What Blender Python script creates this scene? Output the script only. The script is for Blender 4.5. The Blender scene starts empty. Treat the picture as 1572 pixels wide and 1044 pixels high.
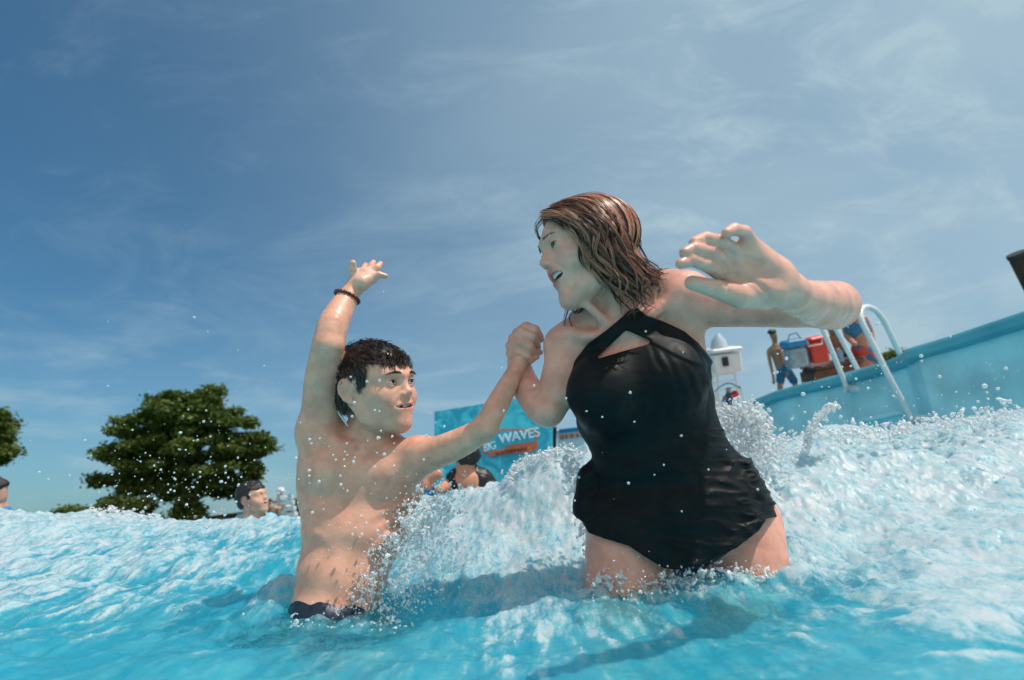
import bpy, math, random
import numpy as np
from mathutils import Vector, Matrix, Euler
random.seed(7)
SC = bpy.context.scene
COL = SC.collection
R = math.radians

# ------------------------------------------------------------------ camera
FPX = 873.0                      # focal length in photo pixels (photo 1572 x 1044)
CAM = np.array([0.0, 0.0, 0.30])
PITCH, ROLL = R(16.5), R(4.0)
_f = np.array([0, math.cos(PITCH), math.sin(PITCH)])
_r0 = np.array([1.0, 0, 0]); _u0 = np.array([0, -math.sin(PITCH), math.cos(PITCH)])
_r = math.cos(ROLL)*_r0 - math.sin(ROLL)*_u0
_u = math.sin(ROLL)*_r0 + math.cos(ROLL)*_u0
cam_d = bpy.data.cameras.new('camera'); cam = bpy.data.objects.new('camera', cam_d); COL.objects.link(cam)
cam.matrix_world = Matrix(((_r[0], _u[0], -_f[0], CAM[0]), (_r[1], _u[1], -_f[1], CAM[1]), (_r[2], _u[2], -_f[2], CAM[2]), (0, 0, 0, 1)))
cam_d.sensor_width = 36; cam_d.lens = 36*FPX/1572; cam_d.clip_start = 0.02; cam_d.clip_end = 6000
cam_d.dof.use_dof = True; cam_d.dof.focus_distance = 1.15; cam_d.dof.aperture_fstop = 4.0
SC.camera = cam
SC.render.resolution_x, SC.render.resolution_y = 1024, 680

def P(px, py, D):
    """world point seen at a photo pixel, D metres along the lens axis"""
    return CAM + D*(_f + (px-786)/FPX*_r + (522-py)/FPX*_u)
def PZ(px, py, z):
    ray = _f + (px-786)/FPX*_r + (522-py)/FPX*_u
    return CAM + ray*((z-CAM[2])/ray[2])
def PY(px, py, y):
    ray = _f + (px-786)/FPX*_r + (522-py)/FPX*_u
    return CAM + ray*(y/ray[1])
def V(x, y, z):                  # view-space direction (right, up, towards camera) -> world
    return x*_r + y*_u - z*_f
def proj(p):
    q = p-CAM; D = q@_f
    return 786+FPX*(q@_r)/D, 522-FPX*(q@_u)/D, D
def nrm(v):
    v = np.asarray(v, float); return v/np.linalg.norm(v)

# ------------------------------------------------------------------ light
SUN = nrm([0.42, -0.18, 0.89])
elev = math.asin(SUN[2]); azi = math.atan2(SUN[0], SUN[1])
w = bpy.data.worlds.new('World'); SC.world = w; w.use_nodes = True
nt = w.node_tree; nt.nodes.clear()
def N(nt, t, **kw):
    n = nt.nodes.new(t)
    for k, v in kw.items():
        if k in ('loc',): continue
        if hasattr(n, k) and not k.startswith('i_'): setattr(n, k, v)
    return n
out = N(nt, 'ShaderNodeOutputWorld'); bg = N(nt, 'ShaderNodeBackground')
sky = N(nt, 'ShaderNodeTexSky'); sky.sky_type = 'NISHITA'; sky.sun_disc = False
sky.sun_elevation = elev; sky.sun_rotation = azi; sky.air_density = 1.0; sky.dust_density = 1.4; sky.ozone_density = 3.0
tc = N(nt, 'ShaderNodeTexCoord')
def mapped_noise(scale, rot, detail, seed, rough=0.55, dist=0.0, nscale=1.0):
    m = N(nt, 'ShaderNodeMapping'); m.inputs['Scale'].default_value = scale; m.inputs['Rotation'].default_value = rot
    m.inputs['Location'].default_value = (seed, seed*.7, 0)
    nt.links.new(tc.outputs['Generated'], m.inputs['Vector'])
    n = N(nt, 'ShaderNodeTexNoise'); n.inputs['Scale'].default_value = nscale; n.inputs['Detail'].default_value = detail
    n.inputs['Roughness'].default_value = rough; n.inputs['Distortion'].default_value = dist
    nt.links.new(m.outputs[0], n.inputs['Vector']); return n
def ramp(nt, src, a, b, va=0.0, vb=1.0, smooth=True):
    m = nt.nodes.new('ShaderNodeMapRange'); m.interpolation_type = 'SMOOTHSTEP' if smooth else 'LINEAR'
    m.inputs[1].default_value = a; m.inputs[2].default_value = b; m.inputs[3].default_value = va; m.inputs[4].default_value = vb
    nt.links.new(src, m.inputs[0]); return m.outputs[0]
def mth(nt, op, a, b=None, clamp=False):
    m = nt.nodes.new('ShaderNodeMath'); m.operation = op; m.use_clamp = clamp
    for i, v in enumerate((a, b)):
        if v is None: continue
        if isinstance(v, (int, float)): m.inputs[i].default_value = v
        else: nt.links.new(v, m.inputs[i])
    return m.outputs[0]
def mixc(nt, f, a, b):
    m = nt.nodes.new('ShaderNodeMix'); m.data_type = 'RGBA'
    for i, v in ((0, f), (6, a), (7, b)):
        if isinstance(v, (int, float)): m.inputs[i].default_value = v
        elif isinstance(v, (tuple, list)): m.inputs[i].default_value = (*v[:3], 1)
        else: nt.links.new(v, m.inputs[i])
    return m.outputs[2]
# thin cirrus: streaky high cloud, denser towards the sun side (east)
sep = N(nt, 'ShaderNodeSeparateXYZ'); nt.links.new(tc.outputs['Generated'], sep.inputs[0])
n1 = mapped_noise((1.5, 2.6, 2.8), (0.5, 0.35, 0.9), 6, 3.1, .5, .4, 1.2)
n2 = mapped_noise((1.2, 7.0, 6.0), (0.9, -0.5, 0.7), 9, 8.3, .66, .6, 1.8)
n3 = mapped_noise((2.2, 2.2, 9.0), (0, 0, 0), 6, 5.7, .6, .3, 2.2)
streak = mth(nt, 'MULTIPLY', ramp(nt, n2.outputs[0], .46, .80), ramp(nt, sep.outputs[0], -.5, .5, .14, .45))
low = mth(nt, 'MULTIPLY', ramp(nt, n3.outputs[0], .50, .72), ramp(nt, sep.outputs[2], .50, .05, 0, .40))
base = mth(nt, 'MULTIPLY', ramp(nt, sep.outputs[0], -.72, .62, 0.0, .76), ramp(nt, n1.outputs[0], .25, .72, .74, 1.16))
cl = mth(nt, 'ADD', mth(nt, 'ADD', base, mth(nt, 'MULTIPLY', streak, .95)), mth(nt, 'MULTIPLY', low, 1.2), clamp=True)
# bright cloud added out of view behind the camera to fill the shaded faces
fill_cloud = mth(nt, 'MULTIPLY', ramp(nt, sep.outputs[1], .12, -.30), ramp(nt, n3.outputs[0], .25, .55, .75, 1.0))
skyc = nt.nodes.new('ShaderNodeHueSaturation'); skyc.inputs['Saturation'].default_value = 1.0; nt.links.new(sky.outputs[0], skyc.inputs['Color'])
hz = mixc(nt, 1.0, skyc.outputs[0], (.62, 1.10, 1.18)); nt.nodes[-1].blend_type = 'MULTIPLY'
tint = mixc(nt, cl, hz, (4.7, 6.4, 7.4))
tint = mixc(nt, ramp(nt, sep.outputs[2], .36, -.02, 0, .30), tint, (3.7, 5.6, 6.9))
tint = mixc(nt, fill_cloud, tint, (7.2, 6.8, 6.5))
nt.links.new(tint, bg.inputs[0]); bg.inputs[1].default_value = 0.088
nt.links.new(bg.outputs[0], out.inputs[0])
sl = bpy.data.lights.new('sun', 'SUN'); sl.energy = 4.2; sl.angle = R(0.53); sl.color = (1, .90, .80)
so = bpy.data.objects.new('sun', sl); COL.objects.link(so)
so.rotation_euler = Vector(SUN).to_track_quat('Z', 'Y').to_euler()
SC.view_settings.view_transform = 'Standard'; SC.view_settings.look = 'None'
SC.view_settings.exposure = 0; SC.view_settings.gamma = 1; SC.view_settings.use_curve_mapping = False

# ------------------------------------------------------------------ object helpers
def tag(o, label=None, cat=None, group=None, kind=None):
    if label: o['label'] = label
    if cat: o['category'] = cat
    if group: o['group'] = group
    if kind: o['kind'] = kind
    return o
def empty(name, loc=(0, 0, 0), rz=0):
    o = bpy.data.objects.new(name, None); COL.objects.link(o); o.location = loc; o.rotation_euler[2] = rz
    o.empty_display_size = .1
    return o
LOCALS = []                      # empties whose parts are modelled in their own frame
def link(name, me, mat=None, parent=None, loc=(0, 0, 0)):
    o = bpy.data.objects.new(name, me); COL.objects.link(o); o.location = loc
    if mat is not None:
        for m in (mat if isinstance(mat, (list, tuple)) else [mat]): me.materials.append(m)
    if parent is not None:
        o.parent = parent
        if parent.type == 'EMPTY' and parent not in LOCALS: o.location = Vector(loc)-Vector(parent.location)
    return o
def mesh_np(name, verts, quads, smooth=True, tris=None):
    me = bpy.data.meshes.new(name); nv = len(verts)
    me.vertices.add(nv); me.vertices.foreach_set('co', np.asarray(verts, np.float32).ravel())
    nq = len(quads) if quads is not None else 0; ntr = len(tris) if tris is not None else 0
    li = np.concatenate([np.asarray(quads, np.int32).ravel() if nq else np.zeros(0, np.int32), np.asarray(tris, np.int32).ravel() if ntr else np.zeros(0, np.int32)])
    me.loops.add(len(li)); me.loops.foreach_set('vertex_index', li)
    st = np.concatenate([np.arange(nq)*4, nq*4+np.arange(ntr)*3]).astype(np.int32)
    me.polygons.add(nq+ntr); me.polygons.foreach_set('loop_start', st)
    if smooth: me.polygons.foreach_set('use_smooth', np.ones(nq+ntr, bool))
    me.update(calc_edges=True); me.validate(); return me
def set_col(me, cols, name='col'):
    a = me.color_attributes.new(name, 'FLOAT_COLOR', 'POINT')
    c = np.ones((len(me.vertices), 4), np.float32); c[:, :cols.shape[1]] = cols
    a.data.foreach_set('color', c.ravel())
class MB:
    """collects boxes, tubes, lathes into one mesh"""
    def __init__(s): s.v = []; s.f = []
    def add(s, v, f):
        o = len(s.v); s.v += [tuple(map(float, p)) for p in v]; s.f += [tuple(i+o for i in q) for q in f]
    def box(s, c, d, ax=None, bev=0.0):
        c = np.asarray(c, float); hx, hy, hz = np.asarray(d, float)/2
        A = np.eye(3) if ax is None else np.asarray(ax, float)
        b = min(bev, hx*.9, hy*.9, hz*.9)
        if b <= 0:
            L = [(-hx, -hy, -hz), (hx, -hy, -hz), (hx, hy, -hz), (-hx, hy, -hz), (-hx, -hy, hz), (hx, -hy, hz), (hx, hy, hz), (-hx, hy, hz)]
            s.add([c+np.array(p)@A for p in L], [(0, 3, 2, 1), (4, 5, 6, 7), (0, 1, 5, 4), (1, 2, 6, 5), (2, 3, 7, 6), (3, 0, 4, 7)])
        else:
            rings = []
            for z, i in ((-hz, b), (-hz+b, 0), (hz-b, 0), (hz, b)):
                x, y = hx-i, hy-i
                k = b if i == 0 else b
                rings += [(-x+k, -y, z), (x-k, -y, z), (x, -y+k, z), (x, y-k, z), (x-k, y, z), (-x+k, y, z), (-x, y-k, z), (-x, -y+k, z)]
            f = [tuple(reversed(range(8))), tuple(range(24, 32))]
            for r_ in range(3):
                for j in range(8):
                    a = r_*8+j; bb = r_*8+(j+1) % 8; f.append((a, bb, bb+8, a+8))
            s.add([c+np.array(p)@A for p in rings], f)
    def tube(s, pts, rad, n=10, cap=True, flat=1.0):
        pts = [np.asarray(p, float) for p in pts]; m = len(pts)
        rad = [rad]*m if isinstance(rad, (int, float)) else rad
        v = []; up = None
        for i in range(m):
            t = nrm(pts[min(i+1, m-1)]-pts[max(i-1, 0)])
            if up is None:
                up = np.array([0, 0, 1.0]) if abs(t[2]) < .9 else np.array([1.0, 0, 0])
            a = nrm(np.cross(t, up)); b = np.cross(a, t); up = b
            for j in range(n):
                th = 2*math.pi*j/n; v.append(pts[i]+rad[i]*(math.cos(th)*a+flat*math.sin(th)*b))
        f = []
        for i in range(m-1):
            for j in range(n):
                f.append((i*n+j, i*n+(j+1) % n, (i+1)*n+(j+1) % n, (i+1)*n+j))
        if cap: f += [tuple(range(n)), tuple(reversed(range((m-1)*n, m*n)))]
        s.add(v, f)
    def build(s, name, mat, parent=None, smooth=False, loc=(0, 0, 0), auto=None):
        me = bpy.data.meshes.new(name); me.from_pydata(s.v, [], s.f); me.update()
        o = link(name, me, mat, parent, loc)
        if smooth or auto:
            me.polygons.foreach_set('use_smooth', np.ones(len(me.polygons), bool))
            if auto: me.set_sharp_from_angle(angle=R(auto))
        return o

# ------------------------------------------------------------------ noise
_rs = np.random.RandomState(11)
_PERM = _rs.permutation(256); _PERM = np.concatenate([_PERM, _PERM, _PERM])
_GR = _rs.normal(size=(256, 3)); _GR /= np.linalg.norm(_GR, axis=1)[:, None]
def pnoise(p):
    p = np.asarray(p, np.float64); i = np.floor(p).astype(np.int64); f = p-i; i &= 255
    u = f*f*f*(f*(f*6-15)+10)
    r = 0
    for dx in (0, 1):
        wx = u[..., 0] if dx else 1-u[..., 0]
        for dy in (0, 1):
            wy = u[..., 1] if dy else 1-u[..., 1]
            for dz in (0, 1):
                wz = u[..., 2] if dz else 1-u[..., 2]
                g = _GR[_PERM[_PERM[_PERM[(i[..., 0]+dx) & 255]+((i[..., 1]+dy) & 255)]+((i[..., 2]+dz) & 255)] & 255]
                r = r+wx*wy*wz*(g[..., 0]*(f[..., 0]-dx)+g[..., 1]*(f[..., 1]-dy)+g[..., 2]*(f[..., 2]-dz))
    return r*1.6
def fbm(p, oct=4, gain=.5, lac=2.03):
    a = 1.0; s = 0; q = np.array(p, float)
    for k in range(oct):
        s = s+a*pnoise(q+17.3*k); a *= gain; q = q*lac
    return s
def sstep(a, b, x):
    t = np.clip((x-a)/(b-a), 0, 1); return t*t*(3-2*t)

# ------------------------------------------------------------------ implicit modelling (distance fields -> one continuous surface)
def smin(a, b, k):
    if k <= 0: return np.minimum(a, b)
    h = np.maximum(k-np.abs(a-b), 0)/k
    return np.minimum(a, b)-h*h*k*.25
def smax(a, b, k): return -smin(-a, -b, k)
def cone(a, b, ra, rb):                                    # tapered capsule
    a = np.asarray(a, float); b = np.asarray(b, float); ba = b-a; L2 = max(ba@ba, 1e-12)
    def f(p):
        q = p-a; t = np.clip(q@ba/L2, 0, 1)
        return np.linalg.norm(q-t[:, None]*ba, axis=1)-(ra+(rb-ra)*t)
    f.c = (a+b)/2; f.r = math.sqrt(L2)/2+max(ra, rb); return f
def ell(c, r, ax=None):                                    # ellipsoid, rows of ax are its axes
    c = np.asarray(c, float); r = np.asarray(r, float); A = np.eye(3) if ax is None else np.asarray(ax, float)
    def f(p):
        q = (p-c)@A.T; k0 = np.linalg.norm(q/r, axis=1); k1 = np.linalg.norm(q/(r*r), axis=1)
        return np.where(k0 < 1e-6, -r.min(), k0*(k0-1)/np.maximum(k1, 1e-9))
    f.c = c; f.r = r.max(); return f
def econe(a, b, Rt, ra, rb, cap=.5):                       # tube of elliptical section, ra=(half width, half depth)
    a = np.asarray(a, float); b = np.asarray(b, float); ba = b-a; L = np.linalg.norm(ba); ax = ba/L
    Rt = np.asarray(Rt, float); Rt = nrm(Rt-ax*(Rt@ax)); Ft = np.cross(ax, Rt)
    ra = np.asarray(ra, float); rb = np.asarray(rb, float)
    def f(p):
        q = p-a; s = q@ax; t = np.clip(s/L, 0, 1); w_ = s-t*L
        rr = ra+(rb-ra)*t[:, None]; rz = rr.min(axis=1)*cap*2
        X = np.stack([q@Rt, q@Ft, w_], 1); rr3 = np.stack([rr[:, 0], rr[:, 1], rz], 1)
        k0 = np.linalg.norm(X/rr3, axis=1); k1 = np.linalg.norm(X/rr3**2, axis=1)
        return np.where(k0 < 1e-6, -rz, k0*(k0-1)/np.maximum(k1, 1e-9))
    f.c = (a+b)/2; f.r = L/2+max(ra.max(), rb.max())*1.1; return f
class SDF:
    def __init__(s): s.ops = []; s._b = (-1, None)
    def u(s, f, k=.01): s.ops.append(('u', f, k)); return s
    def s(s, f, k=.005): s.ops.append(('s', f, k)); return s
    def chain(s, pts, rad, k=.01, kin=None):
        for i in range(len(pts)-1): s.u(cone(pts[i], pts[i+1], rad[i], rad[i+1]), k if i == 0 or kin is None else kin)
    def bounds(s):
        if s._b[0] == len(s.ops): return s._b[1]
        lo = np.full(3, 1e9); hi = -lo
        for o, f, k in s.ops:
            if o == 'u': lo = np.minimum(lo, f.c-f.r); hi = np.maximum(hi, f.c+f.r)
        s._b = (len(s.ops), (lo, hi)); return lo, hi
    @property
    def c(s): lo, hi = s.bounds(); return (lo+hi)/2
    @property
    def r(s): lo, hi = s.bounds(); return np.linalg.norm(hi-lo)/2
    def cull(s, c, rad):
        t = SDF(); n = len(s.ops)
        if n == 0: return t
        if getattr(s, '_n', -1) != n: s._n = n; s._C = np.array([f.c for _, f, _ in s.ops]); s._R = np.array([f.r for _, f, _ in s.ops])
        d = s._C-c
        for i in np.flatnonzero((d*d).sum(1) < (s._R+rad+.04)**2):
            o, f, k = s.ops[i]
            if isinstance(f, SDF):
                f = f.cull(c, rad)
                if not f.ops: continue
            t.ops.append((o, f, k))
        return t
    def __call__(s, p):
        d = np.full(len(p), .5)
        for o, f, k in s.ops:
            v = f(p)
            if o == 'u': d = np.minimum(d, v) if k <= 0 or d[0] == .5 and d.min() == .5 else smin(d, v, k)
            else: d = smax(d, -v, k)
        return d
def polygonise(sdf, h, lo=None, hi=None, post=None, clip=None):
    """naive surface nets over sparse blocks; post(p, d) -> d adds displacement / cuts"""
    l0, h0 = sdf.bounds(); lo = l0-.02 if lo is None else np.maximum(lo, l0-.02); hi = h0+.02 if hi is None else np.minimum(hi, h0+.02)
    n = 20; B = n*h; nb = np.ceil((hi-lo)/B).astype(int); half = B*math.sqrt(3)/2
    keysV = []; posV = []; quads = []
    g = np.arange(-1, n+1); GX, GY, GZ = np.meshgrid(g, g, g, indexing='ij'); off = np.stack([GX, GY, GZ], -1).reshape(-1, 3)
    K = 1 << 20
    for bx in range(nb[0]):
        for by in range(nb[1]):
            for bz in range(nb[2]):
                b = np.array([bx, by, bz]); cc = lo+(b+.5)*B
                loc = sdf.cull(cc, half)
                if not any(o == 'u' for o, _, _ in loc.ops): continue
                dc = loc(cc[None])[0]
                if abs(dc) > half*1.6+.03: continue
                idx = off+b*n; pts = lo+idx*h
                d = loc(pts)
                if d.min() > .014 or d.max() < -.014: continue
                if post is not None: d = post(pts, d)
                if d.min() > 0 or d.max() < 0: continue
                D = d.reshape(n+2, n+2, n+2); S = D < 0
                # cells
                m = n+1
                cnt = np.zeros((m, m, m)); acc = np.zeros((m, m, m, 3))
                def corner(A, i, j, k): return A[i:i+m, j:j+m, k:k+m]
                for ax in range(3):
                    for u_ in (0, 1):
                        for v_ in (0, 1):
                            o0 = [0, 0, 0]; o1 = [0, 0, 0]
                            a1, a2 = [q for q in range(3) if q != ax]
                            o0[a1] = o1[a1] = u_; o0[a2] = o1[a2] = v_; o1[ax] = 1
                            d0 = corner(D, *o0); d1 = corner(D, *o1)
                            cr = (d0 < 0) != (d1 < 0)
                            t = np.where(cr, d0/np.where(cr, d0-d1, 1), 0)
                            cnt += cr
                            for q in range(3):
                                acc[..., q] += np.where(cr, o0[q]+(t if q == ax else 0), 0)
                act = cnt > 0
                ci = np.argwhere(act)
                if len(ci) == 0: continue
                pos = ci-1+acc[act]/cnt[act][:, None]+b*n
                gi = ci-1+b*n+4
                keysV.append((gi[:, 0]*K+gi[:, 1])*K+gi[:, 2]); posV.append(lo+pos*h)
                for ax in range(3):
                    a1, a2 = (ax+1) % 3, (ax+2) % 3
                    s0 = S[1:n+1, 1:n+1, 1:n+1]
                    sl_ = [slice(1, n+1)]*3; sl_[ax] = slice(2, n+2); s1 = S[tuple(sl_)]
                    e = np.argwhere(s0 != s1)
                    if len(e) == 0: continue
                    fl = s0[tuple(e.T)]
                    base = e+b*n+4
                    def cell(du, dv):
                        q = base.copy(); q[:, a1] -= du; q[:, a2] -= dv
                        return (q[:, 0]*K+q[:, 1])*K+q[:, 2]
                    c00, c10, c11, c01 = cell(1, 1), cell(0, 1), cell(0, 0), cell(1, 0)
                    Q = np.stack([c00, c10, c11, c01], 1); Q[~fl] = Q[~fl][:, ::-1]
                    quads.append(Q)
    keys = np.concatenate(keysV); pos = np.concatenate(posV); quads = np.concatenate(quads)
    uk, fi = np.unique(keys, return_index=True); verts = pos[fi]
    qi = np.searchsorted(uk, quads); qi = np.clip(qi, 0, len(uk)-1)
    ok = (uk[qi] == quads).all(axis=1); qi = qi[ok]
    if clip is not None:
        keep = clip(verts); fk = keep[qi].all(axis=1); qi = qi[fk]
        used = np.zeros(len(verts), bool); used[qi.ravel()] = True; mp = np.cumsum(used)-1; verts = verts[used]; qi = mp[qi]
    return verts, qi
def relax(verts, quads, it=2, lam=.5):
    E = np.concatenate([quads[:, [0, 1]], quads[:, [1, 2]], quads[:, [2, 3]], quads[:, [3, 0]]])
    for _ in range(it):
        acc = np.zeros_like(verts); cnt = np.zeros(len(verts))
        for q in range(3):
            acc[:, q] = np.bincount(E[:, 0], verts[E[:, 1], q], len(verts))+np.bincount(E[:, 1], verts[E[:, 0], q], len(verts))
        cnt = np.bincount(E[:, 0], minlength=len(verts))+np.bincount(E[:, 1], minlength=len(verts))
        verts = verts+lam*(acc/np.maximum(cnt, 1)[:, None]-verts)
    return verts

# ------------------------------------------------------------------ materials
def newmat(name):
    m = bpy.data.materials.new(name); m.use_nodes = True; t = m.node_tree
    b = t.nodes['Principled BSDF']; return m, t, b
def setp(b, **kw):
    names = dict(color='Base Color', rough='Roughness', metal='Metallic', spec='Specular IOR Level', trans='Transmission Weight', ior='IOR', sss='Subsurface Weight', coat='Coat Weight', coatr='Coat Roughness', alpha='Alpha', sheen='Sheen Weight')
    for k, v in kw.items():
        b.inputs[names[k]].default_value = (*v, 1) if k == 'color' else v
def simple(name, color, rough=.5, var=.15, nscale=8, bump=.0, bscale=60, **kw):
    m, t, b = newmat(name); setp(b, rough=rough, **kw)
    tc = t.nodes.new('ShaderNodeTexCoord')
    n = t.nodes.new('ShaderNodeTexNoise'); n.inputs['Scale'].default_value = nscale; n.inputs['Detail'].default_value = 6; t.links.new(tc.outputs['Object'], n.inputs['Vector'])
    f = ramp(t, n.outputs[0], .3, .7)
    c0 = tuple(c*(1-var) for c in color); c1 = tuple(min(1, c*(1+var)) for c in color)
    t.links.new(mixc(t, f, c0, c1), b.inputs['Base Color'])
    if bump:
        n2 = t.nodes.new('ShaderNodeTexNoise'); n2.inputs['Scale'].default_value = bscale; n2.inputs['Detail'].default_value = 5; t.links.new(tc.outputs['Object'], n2.inputs['Vector'])
        bp = t.nodes.new('ShaderNodeBump'); bp.inputs['Strength'].default_value = bump; bp.inputs['Distance'].default_value = .01
        t.links.new(n2.outputs[0], bp.inputs['Height']); t.links.new(bp.outputs[0], b.inputs['Normal'])
    return m
def skin_mat(name, sss=.12):
    m, t, b = newmat(name); setp(b, sss=sss, rough=.42, spec=.5)
    b.inputs['Subsurface Radius'].default_value = (1, .35, .2); b.inputs['Subsurface Scale'].default_value = .008
    at = t.nodes.new('ShaderNodeAttribute'); at.attribute_name = 'col'
    geo = t.nodes.new('ShaderNodeNewGeometry')
    def no(s, d=4):
        n = t.nodes.new('ShaderNodeTexNoise'); n.inputs['Scale'].default_value = s; n.inputs['Detail'].default_value = d; t.links.new(geo.outputs['Position'], n.inputs['Vector']); return n.outputs[0]
    f = ramp(t, no(35, 6), .35, .65, .88, 1.08)
    mx = t.nodes.new('ShaderNodeVectorMath'); mx.operation = 'SCALE'; t.links.new(at.outputs[0], mx.inputs[0]); t.links.new(f, mx.inputs['Scale'])
    f2 = ramp(t, no(220, 3), .62, .78, 0, .35)
    t.links.new(mixc(t, f2, mx.outputs[0], (.42, .20, .14)), b.inputs['Base Color'])
    t.links.new(ramp(t, no(28, 5), .38, .62, .24, .55), b.inputs['Roughness'])
    bp = t.nodes.new('ShaderNodeBump'); bp.inputs['Strength'].default_value = .35; bp.inputs['Distance'].default_value = .0012
    h = mth(t, 'ADD', mth(t, 'MULTIPLY', no(520, 3), .5), no(130, 4)); t.links.new(h, bp.inputs['Height']); t.links.new(bp.outputs[0], b.inputs['Normal'])
    return m
# ================================================================== people
class Head:
    """head frame: x = the person's right, y = face direction, z = up; s = scale (1 = adult)"""
    def __init__(h, o, F, U, s, zs=1.0):
        h.o = np.asarray(o, float); h.Y = nrm(F); U = np.asarray(U, float); h.Z = nrm(U-h.Y*(U@h.Y)); h.X = np.cross(h.Y, h.Z); h.s = s; h.zs = zs
        h.A = np.array([h.X, h.Y, h.Z])
    def __call__(h, x, y, z): return h.o+h.s*(x*h.X+y*h.Y+z*h.zs*h.Z)
    def inv(h, p): q = ((p-h.o)@h.A.T)/h.s; q[:, 2] /= h.zs; return q
    def ell(h, c, r, rot=None):
        A = h.A if rot is None else np.array(Euler(rot).to_matrix())@h.A
        return ell(h(*c), np.array(r)*h.s, A)
    def cone(h, a, b, ra, rb): return cone(h(*a), h(*b), ra*h.s, rb*h.s)

def head_sdf(h, kid=False, open_=0.0, ears=True, squint=0.0):
    g = SDF(); jd = open_*.016
    g.u(h.ell((0, -.018, .028 if kid else .018), (.074, .094, .080 if kid else .073)), 0)
    g.u(h.ell((0, .030, .020 if kid else .014), (.062, .058, .062 if kid else .057)), .03*h.s)                 # forehead
    g.u(h.ell((0, .034, -.040), (.054, .054, .062)), .03*h.s)                # mid face
    for sx in (-1, 1):
        g.u(h.cone((sx*.052, -.012, -.038), (sx*.043, .012, -.076-jd*.6), .014, .012), .03*h.s)
        g.u(h.cone((sx*.043, .012, -.076-jd*.6), (sx*.011, .070, -.099-jd), .012, .012), .03*h.s)
        g.u(h.ell((sx*.040, .050, -.030+squint*.003), (.024, .026, .020)), .02*h.s)     # cheek
        g.u(h.cone((sx*.040, .072, .020), (sx*.010, .087, .017), .009, .009), .016*h.s) # brow
        if kid or open_ > .5: g.u(h.ell((sx*.036, .062, -.045), (.020, .018, .022)), .018*h.s)
    g.u(h.ell((0, .040, -.080-jd*.8), (.036, .032, .026)), .03*h.s)
    g.u(h.ell((0, .072, -.102-jd), (.018, .014, .014)), .02*h.s)             # chin
    g.u(h.ell((0, .074, -.060), (.030, .020, .026)), .018*h.s)               # muzzle
    for sx in (-1, 1): g.s(h.ell((sx*.031, .096, .002), (.017, .018, .0115)), .014*h.s)
    nl = .8 if kid else 1.0
    g.u(h.cone((0, .080, .012), (0, .086+.016*nl, -.024), .0065, .0070), .010*h.s)
    g.u(h.ell((0, .087+.016*nl, -.0275), ((.0085, .0085, .0078) if kid else (.0072, .0078, .0066))), .006*h.s)
    for sx in (-1, 1):
        g.u(h.ell((sx*.0100, .088+.006*nl, -.032), (.0062, .0090, .0058)), .005*h.s)
        g.s(h.ell((sx*.0058, .097+.006*nl, -.0390), (.0030, .0050, .0035)), .002*h.s)
    # eyeballs' lids: a shell with a slit
    for sx in (-1, 1):
        g.u(h.ell((sx*.031, .0735, .0), (.0158, .0140, .0140)), .004*h.s)
        op = (.0062 if kid else .0056)*(1-squint*.70)
        g.s(h.ell((sx*.031, .090, -.0008), (.0130, .012, op), (0, sx*.12, 0)), .0015*h.s)
    # mouth
    mw = .031 if open_ > .5 else (.028 if open_ else .022); ym = .090; cr_ = (.014 if open_ > .5 else .018)*open_
    zc = -.062; up = zc+.0045+open_*.004; lo = zc-.005-jd*.45-open_*.003
    for sx in (-1, 1):
        g.u(h.cone((sx*mw, ym-.018, zc+cr_+.003), (sx*.006, ym+.0035, up+.001), .0030, .0046), .004*h.s)
        g.u(h.cone((sx*mw, ym-.018, zc+cr_+.003), (sx*.007, ym-.001-open_*.004, lo), .0030, .0052), .004*h.s)
    g.u(h.cone((-.006, ym+.0035, up+.001), (.006, ym+.0035, up+.001), .0042, .0042), .003*h.s)
    g.u(h.cone((-.007, ym-.001-open_*.004, lo), (.007, ym-.001-open_*.004, lo), .0052, .0052), .003*h.s)
    hh = (up-lo)/2-.0026
    g.s(h.ell((0, ym-.006-.004*open_, (up+lo)/2+.001+.001*open_), (mw-.001+.001*open_, .020+.005*open_, max(hh, .0016))), .002*h.s)
    if ears:
        for sx in (-1, 1):
            e = SDF(); o_ = np.array([sx*.073, .000, -.008]); ub = np.array([0, -.15, .98]); bb = nrm([sx*.50, -.86, 0])
            E = lambda t, ru=.029, rb=.0165: tuple(o_+bb*.011+ub*ru*math.cos(t)+bb*rb*math.sin(t)*(1 if math.cos(t) > -.3 else .8))
            e.u(h.ell(tuple(o_+bb*.009), (.0040, .0165, .027), (.12, 0, sx*-.5)), 0)
            for i_ in range(12):
                t0, t1 = -.9+i_*.33, -.9+(i_+1)*.33; e.u(h.cone(E(t0), E(t1), .0028, .0028), .002)
            for i_ in range(6):
                t0, t1 = .2+i_*.38, .2+(i_+1)*.38; e.u(h.cone(E(t0, .018, .009), E(t1, .018, .009), .0018, .0018), .003)
            e.u(h.ell(tuple(o_+bb*.006-ub*.028), (.0045, .008, .008)), .005*h.s)
            e.u(h.ell(tuple(o_-bb*.003-ub*.004+np.array([sx*.004, 0, 0])), (.0035, .004, .006)), .004*h.s)
            g.u(e, .006*h.s)
    return g

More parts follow.
